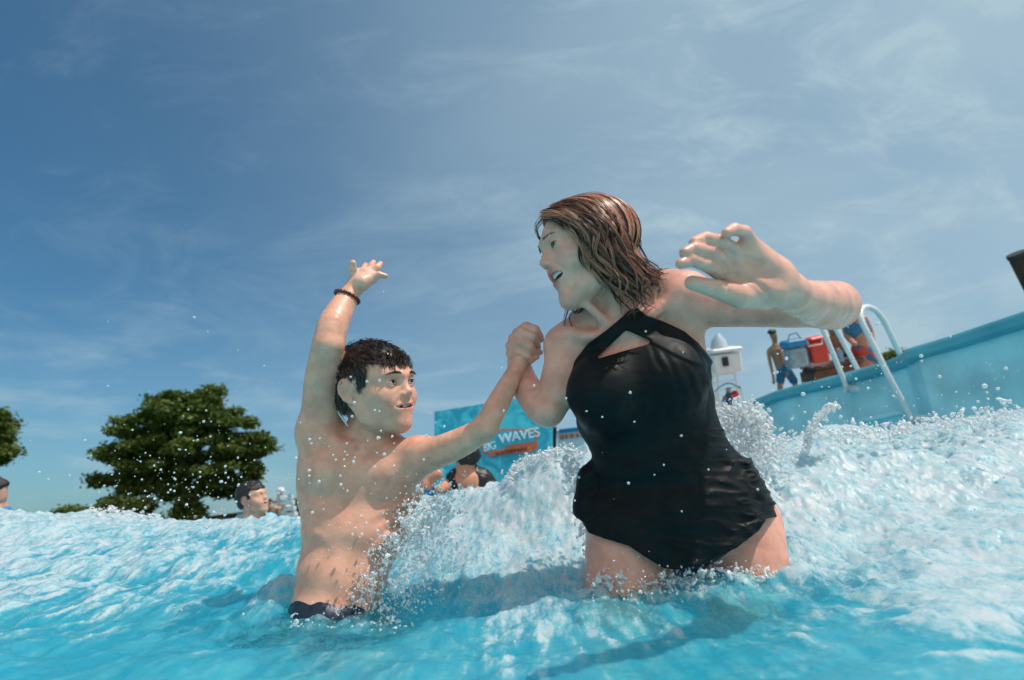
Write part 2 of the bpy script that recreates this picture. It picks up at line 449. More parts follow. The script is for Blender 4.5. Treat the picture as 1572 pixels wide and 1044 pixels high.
def skin_colour(verts, base, heads=(), spots=()):
    c = np.tile(np.array(base), (len(verts), 1))
    v = 1+.10*fbm(verts*9, 3)[:, None]; c = c*v; bl_ = sstep(.1, .7, fbm(verts*17+5, 4))[:, None]; c = c*(1-.30*bl_)+c*np.array((1.02, .72, .68))*.30*bl_
    red = np.array((.62, .25, .20))
    for h, lip in heads:
        q = h.inv(verts.copy())
        def blob(cx, cy, cz, rx, ry, rz, colr, a):
            nonlocal c
            for sx in ((-1, 1) if cx else (1,)):
                d = np.sqrt(((q[:, 0]-sx*cx)/rx)**2+((q[:, 1]-cy)/ry)**2+((q[:, 2]-cz)/rz)**2)
                m = (1-sstep(.55, 1.15, d))[:, None]*a; c = c*(1-m)+np.array(colr)*m
        blob(.042, .06, -.03, .030, .05, .022, (.62, .32, .26), .40)
        blob(0, .105, -.03, .016, .03, .014, (.60, .32, .26), .35)
        blob(.080, -.012, -.004, .016, .03, .036, (.62, .30, .24), .35)
        blob(0, .066, lip[0]-.002, .030, .020, lip[1]*.75, (.13, .03, .03), .95) if lip[1] > .02 else blob(0, .070, lip[0], .024, .014, .008, (.13, .03, .03), .95)
        blob(0, .096, lip[0], .026, .014, lip[1], lip[2], .8)
        blob(.031, .09, -.0005, .013, .012, .0075, (.24, .12, .09), .55)      # lash line
    for p, r, col, a in spots:
        d = np.linalg.norm(verts-p, axis=1)/r; m = (1-sstep(.6, 1.2, d))[:, None]*a; c = c*(1-m)+np.array(col)*m
    return np.clip(c, 0, 1)

def strands(name, curves, radii, mat, parent, nside=3, vals=None):
    """many tapered hairs as ONE mesh. curves: list of (m,3)"""
    V_ = []; Q_ = []; o = 0; cc = []
    for cu, r in zip(curves, radii):
        cu = np.asarray(cu); m = len(cu)
        t = np.gradient(cu, axis=0); t /= np.linalg.norm(t, axis=1)[:, None]+1e-9
        ref = np.array([.3, .5, .8]); a = np.cross(t, ref); a /= np.linalg.norm(a, axis=1)[:, None]+1e-9; b = np.cross(t, a)
        rr = r*(1-.75*np.linspace(0, 1, m)**2)[:, None]
        ring = [cu+rr*(math.cos(2*math.pi*j/nside)*a+math.sin(2*math.pi*j/nside)*b) for j in range(nside)]
        V_.append(np.stack(ring, 1).reshape(-1, 3))
        i = np.arange(m-1)[:, None]*nside; j = np.arange(nside)[None]
        q = np.stack([i+j, i+(j+1) % nside, i+nside+(j+1) % nside, i+nside+j], -1).reshape(-1, 4)+o
        Q_.append(q); o += m*nside; cc.append(np.full((m*nside, 1), vals[len(cc)] if vals is not None and len(cc) < len(vals) else random.random()))
    me = mesh_np(name, np.concatenate(V_), np.concatenate(Q_)); cc = np.concatenate(cc); set_col(me, np.repeat(cc, 3, 1), 'rnd')
    return link(name, me, mat, parent)
def hair_mat(name, dark, light, rough=.32, pw=.5):
    m, t, b = newmat(name); setp(b, rough=rough, spec=.6)
    at = t.nodes.new('ShaderNodeAttribute'); at.attribute_name = 'rnd'
    t.links.new(mixc(t, ramp(t, at.outputs['Fac'], pw-.3, pw+.45), dark, light), b.inputs['Base Color']); return m

def eyes(h, parent, iris=(.08, .04, .02), gaze=(0, 0)):
    wm = simple('eye_white', (.62, .60, .58), .12, .03); im = simple('iris', iris, .08, .2, 200); pm = simple('pupil', (.004, .004, .004), .05, 0)
    for sx in (-1, 1):
        c = h(sx*.031, .0735, 0); r = .0118*h.s
        f = nrm(h.Y+gaze[0]*h.X+gaze[1]*h.Z)
        def cap(rad, ang, n=24, m=10, off=0):
            a = nrm(np.cross(f, h.Z)); b = np.cross(a, f); v = [c+f*rad]; 
            for i in range(1, m+1):
                th = ang*i/m
                for j in range(n): v.append(c+rad*(math.cos(th)*f+math.sin(th)*(math.cos(2*math.pi*j/n)*a+math.sin(2*math.pi*j/n)*b)))
            fa = [(0, 1+j, 1+(j+1) % n) for j in range(n)]
            for i in range(m-1):
                for j in range(n): fa.append((1+i*n+j, 1+(i+1)*n+j, 1+(i+1)*n+(j+1) % n, 1+i*n+(j+1) % n))
            return v, fa
        mb = MB(); mb.add(*cap(r, math.pi*.98)); e = mb.build('eyeball', wm, parent, smooth=True)
        mb = MB(); mb.add(*cap(r*1.012, .47)); mb.build('iris', im, e, smooth=True)
        mb = MB(); mb.add(*cap(r*1.022, .20)); mb.build('pupil', pm, e, smooth=True)
def lashes(h, parent, sdf, squint, mat):
    for sx in (-1, 1):
        for up in (1, 0):
            pts = []
            for i in range(15):
                u = i/14*2-1; op = .0060*(1-squint*.70); z = (-.0008+op*math.sqrt(max(0, 1-u*u))*(1 if up else -1)+(.0012*sx*u))
                p0 = march(sdf, h(sx*.031+u*.0122, .13, z+(.0006 if up else -.0008)), -h.Y); pts.append(p0+h.Y*.0003*h.s)
            mb = MB(); r = (.0011 if up else .0005)*h.s; mb.tube(pts, [r*(.35+.65*math.sin(math.pi*i/14)) for i in range(15)], 6); mb.build('eyelashes', mat, parent, smooth=True)
def eyebrows(h, parent, mat, n=90, arch=.004, th=.0024, raise_=0.0, sdf=None):
    for sx in (-1, 1):
        cu = []; ra = []
        for k in range(n):
            t = random.random(); x = sx*(.014+.034*t); z = .0195+raise_+arch*math.sin(t*2.6)-.003*t+random.uniform(-th, th)*(1-.6*t)
            p0 = h(x, .12, z)
            if sdf is not None: p0 = march(sdf, p0, -h.Y)
            d = h.X*sx*.8+h.Z*(.5-.9*t); d = nrm(d); L = random.uniform(.005, .009)*h.s
            cu.append(np.array([p0-h.Y*.0004, p0+d*L*.5+h.Y*.0007, p0+d*L])); ra.append(.00042*h.s)
        strands('eyebrow', cu, ra, mat, parent)
def march(sdf, p, d, mx=.12):
    p = np.array(p, float); t = 0
    for _ in range(60):
        s = sdf(p[None])[0]
        if s < .0003 or t > mx: break
        p = p+d*s*.8; t += s*.8
    return p
def teeth(h, parent, open_, kid=False, n=10):
    m = simple('teeth', (.72, .70, .64), .15, .05, 60); mb = MB()
    zc = -.062; z1 = zc+.0045+open_*.004-.0022+.0015*kid; W = .0072
    for i in range(n):
        k = i-(n-1)/2; a = k*.27
        x = math.sin(a)*.0265; y = .0595+math.cos(a)*.0275; hgt = (.0085 if abs(k) < 1 else .0072); dzc = .0022*(abs(k)/5)**2*open_*2
        if kid and i in (3, 6): hgt *= .45
        c = h(x, y, z1-hgt/2+.002+dzc); ax = np.array([nrm(math.cos(a)*h.X-math.sin(a)*h.Y), nrm(math.sin(a)*h.X+math.cos(a)*h.Y), h.Z])
        mb.box(c, (W*h.s*.97, .004*h.s, (hgt+.002)*h.s), ax, .0011*h.s)
    mb.build('teeth', m, parent, smooth=True)
    mm = simple('mouth_lining', (.20, .04, .04), .3, .2); mb = MB()
    # tongue / mouth floor
    if open_ > .5:
        vv = []; 
        for i in range(9):
            for j in range(9):
                u = i/8*2-1; v_ = j/8
                vv.append(h(u*.016, .050+.030*v_, -.080-.004*v_*v_-.006*u*u+(.003 if abs(u) < .2 else 0.004)))
        mb.add(vv, [(i*9+j, i*9+j+1, (i+1)*9+j+1, (i+1)*9+j) for i in range(8) for j in range(8)]); mb.build('tongue', mm, parent, smooth=True)

SKIN_W = skin_mat('woman_skin'); SKIN_B = skin_mat('boy_skin'); SKIN_F = skin_mat('bather_skin')
RPX = lambda r, D: r*D/FPX
def J(px, py, D, r=None): return P(px, py, D)
def limb(g, pts, k=.012, kin=.02, kk=.0, sub=4):
    """pts: (px, py, D, radius in photo px); centre line and radius follow a smooth curve"""
    q = np.array([list(P(*a[:3]))+[RPX(a[3], a[2])] for a in pts]); n = len(q)
    if n == 2: q2 = q
    else:
        L = []
        for i in range(n-1):
            p0 = q[i-1] if i else 2*q[0]-q[1]; p3 = q[i+2] if i+2 < n else 2*q[-1]-q[-2]
            for s_ in range(sub):
                f = s_/sub; L.append(.5*((2*q[i])+(-p0+q[i+1])*f+(2*p0-5*q[i]+4*q[i+1]-p3)*f*f+(-p0+3*q[i]-3*q[i+1]+p3)*f**3))
        q2 = np.array(L+[q[-1]])
    t = SDF()
    for i in range(len(q2)-1): t.u(cone(q2[i][:3], q2[i+1][:3], max(q2[i][3], .001), max(q2[i+1][3], .001)), .0015)
    g.u(t, k)
def crease(g, lines, rad=.0016, k=.004, D0=.5):
    """shallow skin folds: the lines (photo px) are laid on the surface already built"""
    for pl in lines:
        pts = [march(g, P(x, y, D0), nrm(P(x, y, 1.0)-CAM), .5) for x, y in pl]
        for a, b in zip(pts[:-1], pts[1:]): g.s(cone(a, b, rad, rad), k)
def pxaxis(dx, dy, dz=0): return nrm(V(dx, -dy, dz))       # direction given in image px (y down), dz towards the camera

# ------------------------------------------------------------------ the woman
woman = empty('person', tuple(P(1045, 860, 1.14)))
tag(woman, 'laughing woman in black halter swimsuit with wet wavy brown hair, arms out in the waves', 'person')
# head
hw = Head(P(900, 375, 1.13), V(-.93, -.20, .30), V(-.23, .93, -.20), .97, .93)
WH = head_sdf(hw, open_=1.0, ears=False, squint=.75)
def folds_on(h, g, lines, rad, k):
    for ln_ in lines:
        for sx in (-1, 1):
            pts = [march(g, h(sx*x, .135, z), -h.Y) for x, z in ln_]
            for a, b in zip(pts[:-1], pts[1:]): g.s(cone(a, b, rad, rad), k)
folds_on(hw, WH, ([(.017, -.034), (.026, -.042), (.035, -.054), (.038, -.068)],), .0014, .006)
folds_on(hw, WH, ([(.019, -.010), (.030, -.0125), (.041, -.009)], [(.047, .001), (.055, .003)], [(.047, -.004), (.054, -.008)]), .0005, .003)
# torso (body under the suit)
WT = SDF()
tr = pxaxis(1, -.26); pr = pxaxis(1, -.05)
def st(px, py, D, hw_, hd): return P(px, py, D), np.array([RPX(hw_, D), hd])
S0 = st(962, 505, 1.15, 80, .052); S1 = st(976, 560, 1.14, 95, .075); S2 = st(986, 630, 1.13, 93, .082); S3 = st(1010, 695, 1.13, 89, .080)
S4 = st(1030, 755, 1.14, 116, .093); S5 = st(1044, 812, 1.16, 134, .102)
for a, b, rt, k in ((S0, S1, tr, .02), (S1, S2, tr, .04), (S2, S3, nrm(tr+pr), .04), (S3, S4, pr, .04), (S4, S5, pr, .04)):
    WT.u(econe(a[0], b[0], rt, a[1], b[1], .35), k)
WT.u(ell(P(928, 606, 1.066), (RPX(53, 1.055), RPX(54, 1.055), .050), np.array([tr, nrm(np.cross(V(0, 0, 1), tr)), V(0, 0, 1)])), .035)
WT.u(ell(P(1030, 585, 1.066), (RPX(52, 1.055), RPX(52, 1.055), .050), np.array([tr, nrm(np.cross(V(0, 0, 1), tr)), V(0, 0, 1)])), .035)
# shoulders, trapezius, collar bones
limb(WT, [(945, 470, 1.15, 34), (905, 500, 1.15, 30), (866, 530, 1.15, 32)], .03)
limb(WT, [(975, 465, 1.15, 36), (1020, 445, 1.15, 30), (1052, 455, 1.13, 36)], .03)
limb(WT, [(1050, 456, 1.13, 35), (1046, 520, 1.13, 32), (1036, 590, 1.13, 36)], .03)
limb(WT, [(945, 512, 1.095, 8), (905, 516, 1.095, 7), (875, 512, 1.11, 8)], .022)
limb(WT, [(972, 505, 1.09, 8), (1010, 475, 1.09, 7), (1040, 452, 1.10, 8)], .022)
# neck
limb(WT, [(957, 505, 1.145, 42), (930, 455, 1.15, 37), (915, 415, 1.155, 40)], .025)
limb(WT, [(884, 452, 1.09, 7), (915, 480, 1.085, 7), (948, 512, 1.09, 6)], .02)       # sternomastoid
limb(WT, [(935, 440, 1.10, 8), (950, 480, 1.09, 8), (957, 512, 1.09, 6)], .02)
WB = SDF(); WB.u(WT, 0); WB.u(WH, .012)
# thighs and lower legs under water
limb(WB, [(968, 815, 1.14, 68), (960, 900, 1.08, 62), (955, 1000, 1.02, 52), (965, 1080, 1.05, 40), (975, 1250, 1.2, 36), (980, 1420, 1.3, 26)], .03)
limb(WB, [(1132, 810, 1.15, 66), (1146, 880, 1.10, 60), (1140, 985, 1.06, 52), (1130, 1080, 1.12, 42), (1120, 1260, 1.3, 36), (1115, 1400, 1.42, 26)], .03)
# her right arm (photo left), holding the boy's hand
AR = SDF()
limb(AR, [(882, 532, 1.15, 32), (865, 560, 1.13, 29), (854, 600, 1.11, 28), (843, 630, 1.10, 25)], .02)
limb(AR, [(838, 632, 1.09, 24), (824, 618, 1.12, 24), (808, 594, 1.17, 22), (798, 566, 1.21, 18), (797, 552, 1.22, 17)], .008)
crease(AR, ([(820, 590), (829, 606), (837, 625), (840, 642), (838, 662)],), .0022, .007)
WB.u(AR, .02)
# the clasped hand: back of the hand at the left, fingers curled over the boy's
def joints(pts): return [P(*q[:3]) for q in pts], [RPX(q[3], q[2]) for q in pts]
CH = SDF()
CH.u(cone(P(796, 562, 1.22), P(800, 540, 1.215), RPX(17, 1.22), RPX(20, 1.22)), .01)
CH.u(ell(P(800, 530, 1.215), (RPX(21, 1.2), RPX(24, 1.2), .020), np.array([pxaxis(1, -.2), pxaxis(.2, 1), V(0, 0, 1)])), .012)
for pts in ([(794, 512, 1.205, 8.5), (808, 502, 1.185, 8), (822, 506, 1.180, 7), (829, 517, 1.19, 6)],
            [(788, 520, 1.20, 8.5), (801, 511, 1.176, 8), (818, 517, 1.172, 7), (824, 528, 1.185, 6)],
            [(784, 531, 1.20, 8.5), (798, 524, 1.172, 8), (814, 532, 1.168, 7), (820, 542, 1.18, 6)],
            [(784, 543, 1.20, 8), (797, 539, 1.172, 7.5), (810, 546, 1.168, 6.5), (816, 553, 1.175, 5.5)],
            [(806, 556, 1.215, 9), (816, 546, 1.225, 8), (824, 532, 1.225, 7)]):
    a, r = joints(pts); f = SDF(); f.chain(a, r, 0, .002); CH.u(f, .0022)
WB.u(CH, .004)
# her left arm (photo right), reaching to the camera
AL = SDF()
limb(AL, [(1056, 465, 1.12, 38), (1100, 472, 1.09, 30), (1160, 474, 1.04, 28), (1220, 474, .98, 29), (1268, 470, .93, 31)], .02, kk=.02)
limb(AL, [(1276, 468, .93, 32), (1268, 468, .88, 36), (1250, 466, .83, 35), (1228, 458, .78, 29), (1208, 448, .745, 26)], .02, kk=.022)
AL.u(ell(P(1290, 468, .925), (RPX(20, .92), RPX(24, .92), .026)), .03)
WB.u(AL, .02)
HL = SDF()
D0 = .70
limb(HL, [(1210, 448, .745, 30), (1190, 436, .72, 32)], .015)
# palm slab built from the four metacarpals and the thumb pad
for a, b in (((1192, 412, .725, 17), (1150, 373, D0, 13)), ((1192, 425, .725, 18), (1130, 388, D0, 14)), ((1190, 436, .72, 18), (1114, 402, D0, 14)), ((1185, 446, .718, 18), (1106, 418, D0, 13))):
    HL.u(cone(P(*a[:3]), P(*b[:3]), RPX(a[3], a[2]), RPX(b[3], b[2])), .016)
HL.u(ell(P(1158, 448, .700), (RPX(46, .69), RPX(19, .69), .016), np.array([pxaxis(1, .10), pxaxis(-.10, 1), V(0, 0, 1)])), .016)
HL.u(ell(P(1172, 402, .706), (RPX(36, .69), RPX(14, .69), .012), np.array([pxaxis(.85, .6), pxaxis(-.6, .85), V(0, 0, 1)])), .014)
for pts in ([(1152, 373, .70, 12.5), (1143, 356, .688, 10), (1127, 352, .672, 9.5), (1115, 358, .660, 8.2)],
            [(1131, 388, .70, 12.5), (1110, 372, .680, 10.6), (1084, 366, .664, 10), (1066, 372, .655, 8.8)],
            [(1114, 402, .695, 12.5), (1092, 388, .668, 10.6), (1066, 382, .645, 10), (1051, 388, .637, 8.8)],
            [(1104, 418, .690, 12.5), (1084, 407, .662, 10.4), (1062, 400, .640, 9.8), (1045, 405, .632, 8.6)],
            [(1175, 456, .712, 20), (1134, 455, .690, 18), (1100, 444, .675, 14.5), (1062, 434, .662, 11.5)]):
    a, r = joints(pts); f = SDF(); f.chain(a, r, 0, .002); HL.u(f, .0018)
crease(HL, ([(1114, 424), (1130, 422), (1150, 428), (1170, 440), (1182, 456)], [(1108, 410), (1128, 404), (1150, 402), (1168, 404)], [(1120, 396), (1142, 396), (1166, 402)]), .0016, .005)
crease(HL, ([(1112, 420), (1116, 436), (1118, 448)], [(1098, 436), (1097, 452)]), .0012, .004)
crease(HL, ([(1088, 376), (1082, 362)], [(1066, 390), (1064, 376)], [(1080, 408), (1082, 396)], [(1060, 404), (1060, 394)], [(1108, 392), (1106, 368)], [(1146, 366), (1136, 364)]), .0008, .003)
WB.u(HL, .010)

LIPW = (-.066, .026, (.56, .13, .13))
def make_body(name, sdf, h_, base, mat, parent, heads, spots, it=1, clip=None, post=None):
    v, q = polygonise(sdf, h_, post=post, clip=clip); v = relax(v, q, it, .4)
    me = mesh_np(name, v, q); set_col(me, skin_colour(v, base, heads, spots)); return link(name, me, mat, parent)
VOX = .0024
make_body('body', WB, VOX, (.72, .36, .275), SKIN_W, woman, [(hw, LIPW)],
          [(P(1115, 400, .68), .03, (.66, .36, .29), .5), (P(1060, 390, .65), .03, (.66, .36, .29), .5), (P(1152, 455, .69), .025, (.64, .36, .29), .4), (P(1290, 455, .92), .03, (.62, .36, .28), .4)], 1,
          clip=lambda v: v[:, 2] > -.75)
eyes(hw, woman, (.10, .12, .12), (.0, -.1)); teeth(hw, woman, 1.0); lashes(hw, woman, WH, .75, simple('lash_hair', (.02, .012, .01), .5))
HB = hair_mat('brown_wet_hair', (.018, .008, .006), (.60, .25, .16), .38, .55)
eyebrows(hw, woman, hair_mat('woman_brow_hair', (.12, .06, .04), (.2, .1, .07)), 45, .004, .0012, .000, WH)

# the swimsuit: the torso surface pushed out, cut to the suit's outline
def in_poly(x, y, poly):
    c = np.zeros(len(x), bool); d = np.full(len(x), 1e9); n = len(poly)
    for i in range(n):
        x0, y0 = poly[i]; x1, y1 = poly[(i+1) % n]
        cond = ((y0 > y) != (y1 > y)) & (x < (x1-x0)*(y-y0)/((y1-y0) if y1 != y0 else 1e-9)+x0); c ^= cond
        ex, ey = x1-x0, y1-y0; t = np.clip(((x-x0)*ex+(y-y0)*ey)/(ex*ex+ey*ey+1e-9), 0, 1); d = np.minimum(d, np.hypot(x-x0-t*ex, y-y0-t*ey))
    return np.where(c, -d, d)
SUIT = [(862, 640), (866, 606), (870, 585), (880, 556), (902, 528), (932, 506), (950, 491), (966, 477), (978, 472), (990, 482), (1020, 494), (1050, 508), (1072, 526), (1088, 545), (1098, 560), (1130, 600), (1200, 700), (1210, 790),
        (1178, 796), (1165, 815), (1130, 842), (1090, 860), (1056, 872), (1040, 875), (1018, 872), (995, 858), (965, 838), (925, 826), (903, 818), (893, 800), (860, 780), (860, 700)]
KEY = [(913, 552), (958, 510), (962, 507), (999, 523), (996, 528), (950, 541)]
SU = SDF(); SU.u(WT, 0)
SU.u(econe(P(1035, 770, 1.135), P(1045, 835, 1.13), pr, (RPX(126, 1.14), .112), (RPX(132, 1.14), .116), .3), .03)
limb(SU, [(975, 815, 1.13, 74), (978, 850, 1.11, 68)], .03); limb(SU, [(1112, 815, 1.13, 68), (1108, 850, 1.11, 62)], .03)
limb(SU, [(1056, 560, 1.14, 22), (1062, 640, 1.13, 26), (1092, 710, 1.13, 28), (1132, 770, 1.13, 36)], .03)
limb(SU, [(905, 730, 1.14, 14), (900, 780, 1.14, 18)], .02)
def folds(p):
    x, y, D = proj(p); back = (p-P(1000, 700, 1.13))@V(0, 0, 1) < -.02
    # gathers radiate from the seam on her left side and sag across the belly
    w_ = fbm(p*5, 2)
    v_ = (y-600)/ (1+.0006*(x-890)); 
    s1 = y+.22*(x-1000)+26*np.sin((x-880)/300*math.pi)+20*w_
    a = np.sin(s1/14+3.0*fbm(np.stack([x/70, y/26, D*3], 1), 2))
    b = np.sin(s1/7.5+4.0*fbm(np.stack([x/60, y/20, D*3], 1)+9, 2))
    ridge = (1-np.abs(a))**1.6*.9+(1-np.abs(b))**1.5*.35
    env = sstep(640, 700, y+.12*(x-980))*(.45+.55*sstep(1000, 1110, x+.2*(y-700)))
    env = env*(.55+.6*np.clip(.5+fbm(np.stack([x/90, y/60, D*2], 1)+3, 2), 0, 1))
    seam = np.abs(x-(1100+.42*(y-620)))/9
    sg = np.exp(-seam**2)*sstep(600, 660, y)
    small = sstep(540, 580, y+.2*(x-980))*.0006*fbm(np.stack([x/40, y/14, D*3], 1), 3)
    yl = y-(523+(x-1000)*.55); edge = .0011*np.sin((x*.9-y*.35)/2.6+1.5*fbm(p*30, 2))*sstep(4, 14, yl)*sstep(75, 20, yl)*sstep(985, 1010, x)
    yb = y-(585-.12*(x-1000)+40); edge = edge+.0008*np.sin((x*.95+y*.15)/3.1+2*fbm(p*25, 2))*np.exp(-(yb/16)**2)
    return ridge*env*(.0052+.0040*sstep(1050, 1120, x-.35*(y-640)))-.0030*sg+small*1.2+edge
def suit_post(p, d):
    x, y, D = proj(p)
    outline = in_poly(x, y, SUIT)*1.14/FPX; key = in_poly(x, y, KEY)*1.14/FPX
    t = .0042+folds(p)
    # the crossed neck straps stand a little proud
    strap = np.minimum(in_poly(x, y, [(862, 600), (876, 556), (902, 526), (932, 504), (964, 476), (985, 486), (958, 510), (913, 552), (886, 590), (876, 630)]),
                       in_poly(x, y, [(962, 482), (978, 474), (1050, 506), (1098, 556), (1082, 566), (1040, 548), (1000, 527), (962, 508)]))
    t = t+.0030*sstep(1.5, -2.5, strap)
    hem = np.exp(-(outline/.006)**2); fl_ = np.exp(-(outline/.045)**2)*sstep(780, 830, y); t = t+.0012*hem+fl_*(.004+.0035*np.sin(x/11+2*fbm(p*12, 2)))
    o = d-t
    o = smax(o, outline, .003)
    o = np.where((p-P(980, 530, 1.1))@V(0, 0, 1) > -.12, smax(o, -key, .002), o)
    return smax(o, -(d-t+.0042+.0035), .0)                 # hollow
v, q = polygonise(SU, .0026, post=suit_post); v = relax(v, q, 1, .35)
m_suit, t, b = newmat('black_swim_fabric'); setp(b, color=(.0015, .0045, .0065), rough=.6, spec=.2, sheen=.02)
geo = t.nodes.new('ShaderNodeNewGeometry')
n = t.nodes.new('ShaderNodeTexNoise'); n.inputs['Scale'].default_value = 26; n.inputs['Detail'].default_value = 5; t.links.new(geo.outputs['Position'], n.inputs[0])
t.links.new(ramp(t, n.outputs[0], .4, .6, .48, .66), b.inputs['Roughness'])
n2 = t.nodes.new('ShaderNodeTexNoise'); n2.inputs['Scale'].default_value = 900; n2.inputs['Detail'].default_value = 2; t.links.new(geo.outputs['Position'], n2.inputs[0])
bp = t.nodes.new('ShaderNodeBump'); bp.inputs['Strength'].default_value = .3; bp.inputs['Distance'].default_value = .0008; t.links.new(n2.outputs[0], bp.inputs['Height']); t.links.new(bp.outputs[0], b.inputs['Normal'])
suit = link('swimsuit', mesh_np('swimsuit', v, q), m_suit, woman)
# swim brief just showing under the hem
g = SDF(); g.u(econe(P(1045, 820, 1.13), P(1043, 872, 1.105), pr, (RPX(120, 1.13), .10), (RPX(26, 1.1), .075), .3), 0)
v, q = polygonise(g, .004); link('swim_brief', mesh_np('swim_brief', v, q), simple('navy_brief', (.02, .05, .11), .3, .3, 40), woman)
# ring on the clasping hand
mb = MB()
rc = P(792, 528, 1.185); ra_ = pxaxis(.5, 1); rb_ = V(0, 0, 1); mb.tube([rc+.0095*(math.cos(a)*ra_+math.sin(a)*rb_*.9) for a in np.linspace(0, 2*math.pi, 25)], .0012, 8)
mb.build('ring', simple('silver_ring', (.7, .68, .65), .15, .05, metal=1.0), woman, smooth=True)

# the woman's hair: cap, then clumped wavy strands following guides from the parting down past the neck
def guide(pts, D0, n=26):
    p = np.array([(a[0], a[1], D0+(a[2] if len(a) > 2 else 0)) for a in pts], float)
    tt = np.linspace(0, len(p)-1, n); i = np.clip(tt.astype(int), 0, len(p)-2); f = (tt-i)[:, None]
    def g_(k): return p[np.clip(k, 0, len(p)-1)]
    a, b_, c, d = g_(i-1), g_(i), g_(i+1), g_(i+2)
    s = .5*((2*b_)+(-a+c)*f+(2*a-5*b_+4*c-d)*f*f+(-a+3*b_-3*c+d)*f**3)
    return np.array([P(*u) for u in s])
WG = [  # (px, py, dD) front layer from the hairline to the ends
    [(838, 334, -.03), (862, 338, -.075), (890, 358, -.09), (905, 392, -.09), (925, 425, -.075), (945, 452, -.07), (952, 478, -.06)],
    [(836, 330, -.02), (866, 330, -.07), (900, 350, -.09), (915, 388, -.09), (938, 425, -.08), (962, 462, -.07), (968, 486, -.06)],
    [(842, 326, -.02), (874, 322, -.065), (910, 342, -.09), (928, 384, -.09), (952, 424, -.08), (975, 460, -.07), (978, 480, -.06)],
    [(850, 322, -.01), (884, 315, -.055), (922, 338, -.085), (942, 382, -.085), (966, 422, -.08), (986, 452, -.07), (984, 470, -.055)],
    [(858, 318, 0), (896, 310, -.04), (934, 336, -.07), (952, 380, -.075), (978, 416, -.07), (996, 438, -.06), (990, 458, -.05)],
    [(868, 314, .01), (906, 309, -.02), (944, 338, -.045), (962, 382, -.05), (988, 414, -.05), (1006, 430, -.04), (1006, 440, -.03)],
    [(880, 310, .03), (918, 311, .01), (952, 345, -.01), (966, 390, -.02), (990, 420, -.02), (1012, 420, -.01), (1020, 414, 0)],
    [(880, 310, .06), (918, 314, .05), (952, 350, .03), (962, 395, .03), (975, 430, .03), (990, 450, .02), (990, 470, .02)],
    [(870, 312, .09), (905, 316, .10), (938, 350, .09), (945, 400, .08), (955, 440, .07), (965, 470, .05), (965, 490, .05)],
    [(850, 320, .10), (880, 330, .13), (905, 370, .13), (915, 420, .11), (925, 460, .09), (930, 485, .08), (930, 500, .07)],
    [(872, 312, .05), (915, 305, .02), (956, 330, .0), (974, 375, .0), (985, 415, .0), (1000, 438, .0), (1004, 448, .0)],
    [(880, 310, .10), (915, 308, .10), (955, 338, .07), (968, 390, .06), (975, 430, .05), (982, 460, .05), (984, 476, .04)],
    [(832, 334, .02), (824, 350, .07), (828, 380, .11), (850, 420, .13), (870, 450, .10), (880, 465, .06), (872, 490, .03)],
]
gw = [guide(g_, 1.13, 44) for g_ in WG]
cu = []; ra = []; lifts = []; vals = []; rng = np.random.RandomState(5)
WHL = WB.cull(P(920, 400, 1.13), .16)
def push_out(pts, sdf, m=.002):
    for _ in range(4):
        d = sdf(pts); bad = d < m
        if not bad.any(): break
        e = 1e-3; pb = pts[bad]; db = d[bad]; mb_ = m[bad] if isinstance(m, np.ndarray) else m
        gr = np.stack([sdf(pb+np.eye(3)[k]*e)-db for k in range(3)], 1)/e; gr /= np.linalg.norm(gr, axis=1)[:, None]+1e-9
        pts = pts.copy(); pts[bad] = pb+(mb_-db)[:, None]*gr
    return pts
for c_ in range(330):
    a = rng.uniform(0, len(gw)-1.001); i = int(a); f = a-i
    if i == 11 and rng.rand() < .4: f = 0.0
    base_ = gw[i]*(1-f)+gw[i+1]*f
    m = len(base_); s_ = np.linspace(0, 1, m)
    amp = .0115*(.16+.84*s_**.8)*rng.uniform(.5, 1.6); ph = rng.uniform(0, 6.3); fr = rng.uniform(3.6, 7.0)*.8; tone = rng.rand()
    off = rng.normal(size=3)*.0062
    lift = .002+.022*rng.rand()**1.6
    cl_ = base_+(np.sin(s_*fr*6.28/1.6+ph)*amp)[:, None]*_r+(np.cos(s_*fr*6.28/1.6+ph*1.7)*amp*.8)[:, None]*_f+off*(.4+s_)[:, None]
    endc = rng.uniform(.72, 1.0) if rng.rand() < .7 else rng.uniform(.5, .8)
    cnt = rng.randint(9, 17)
    for k in range(cnt):
        o_ = rng.normal(size=3)*.0022
        spread = (.22+1.0*(1-s_)**1.2)[:, None]
        st_ = cl_+o_*spread+(pnoise(np.stack([s_*4, s_*0+k*3.3+c_, s_*0], 1))*.0016)[:, None]*_u
        st_ = st_[:max(6, int(m*endc*rng.uniform(.92, 1)))]
        lifts.append(np.full(len(st_), lift*.4+.0015)); cu.append(st_); ra.append(rng.uniform(.00045, .0008)); vals.append(np.clip(tone+rng.normal()*.15, 0, 1))
ln = np.cumsum([len(c) for c in cu])[:-1]; cu = np.split(push_out(np.concatenate(cu), WHL, np.concatenate(lifts)), ln)
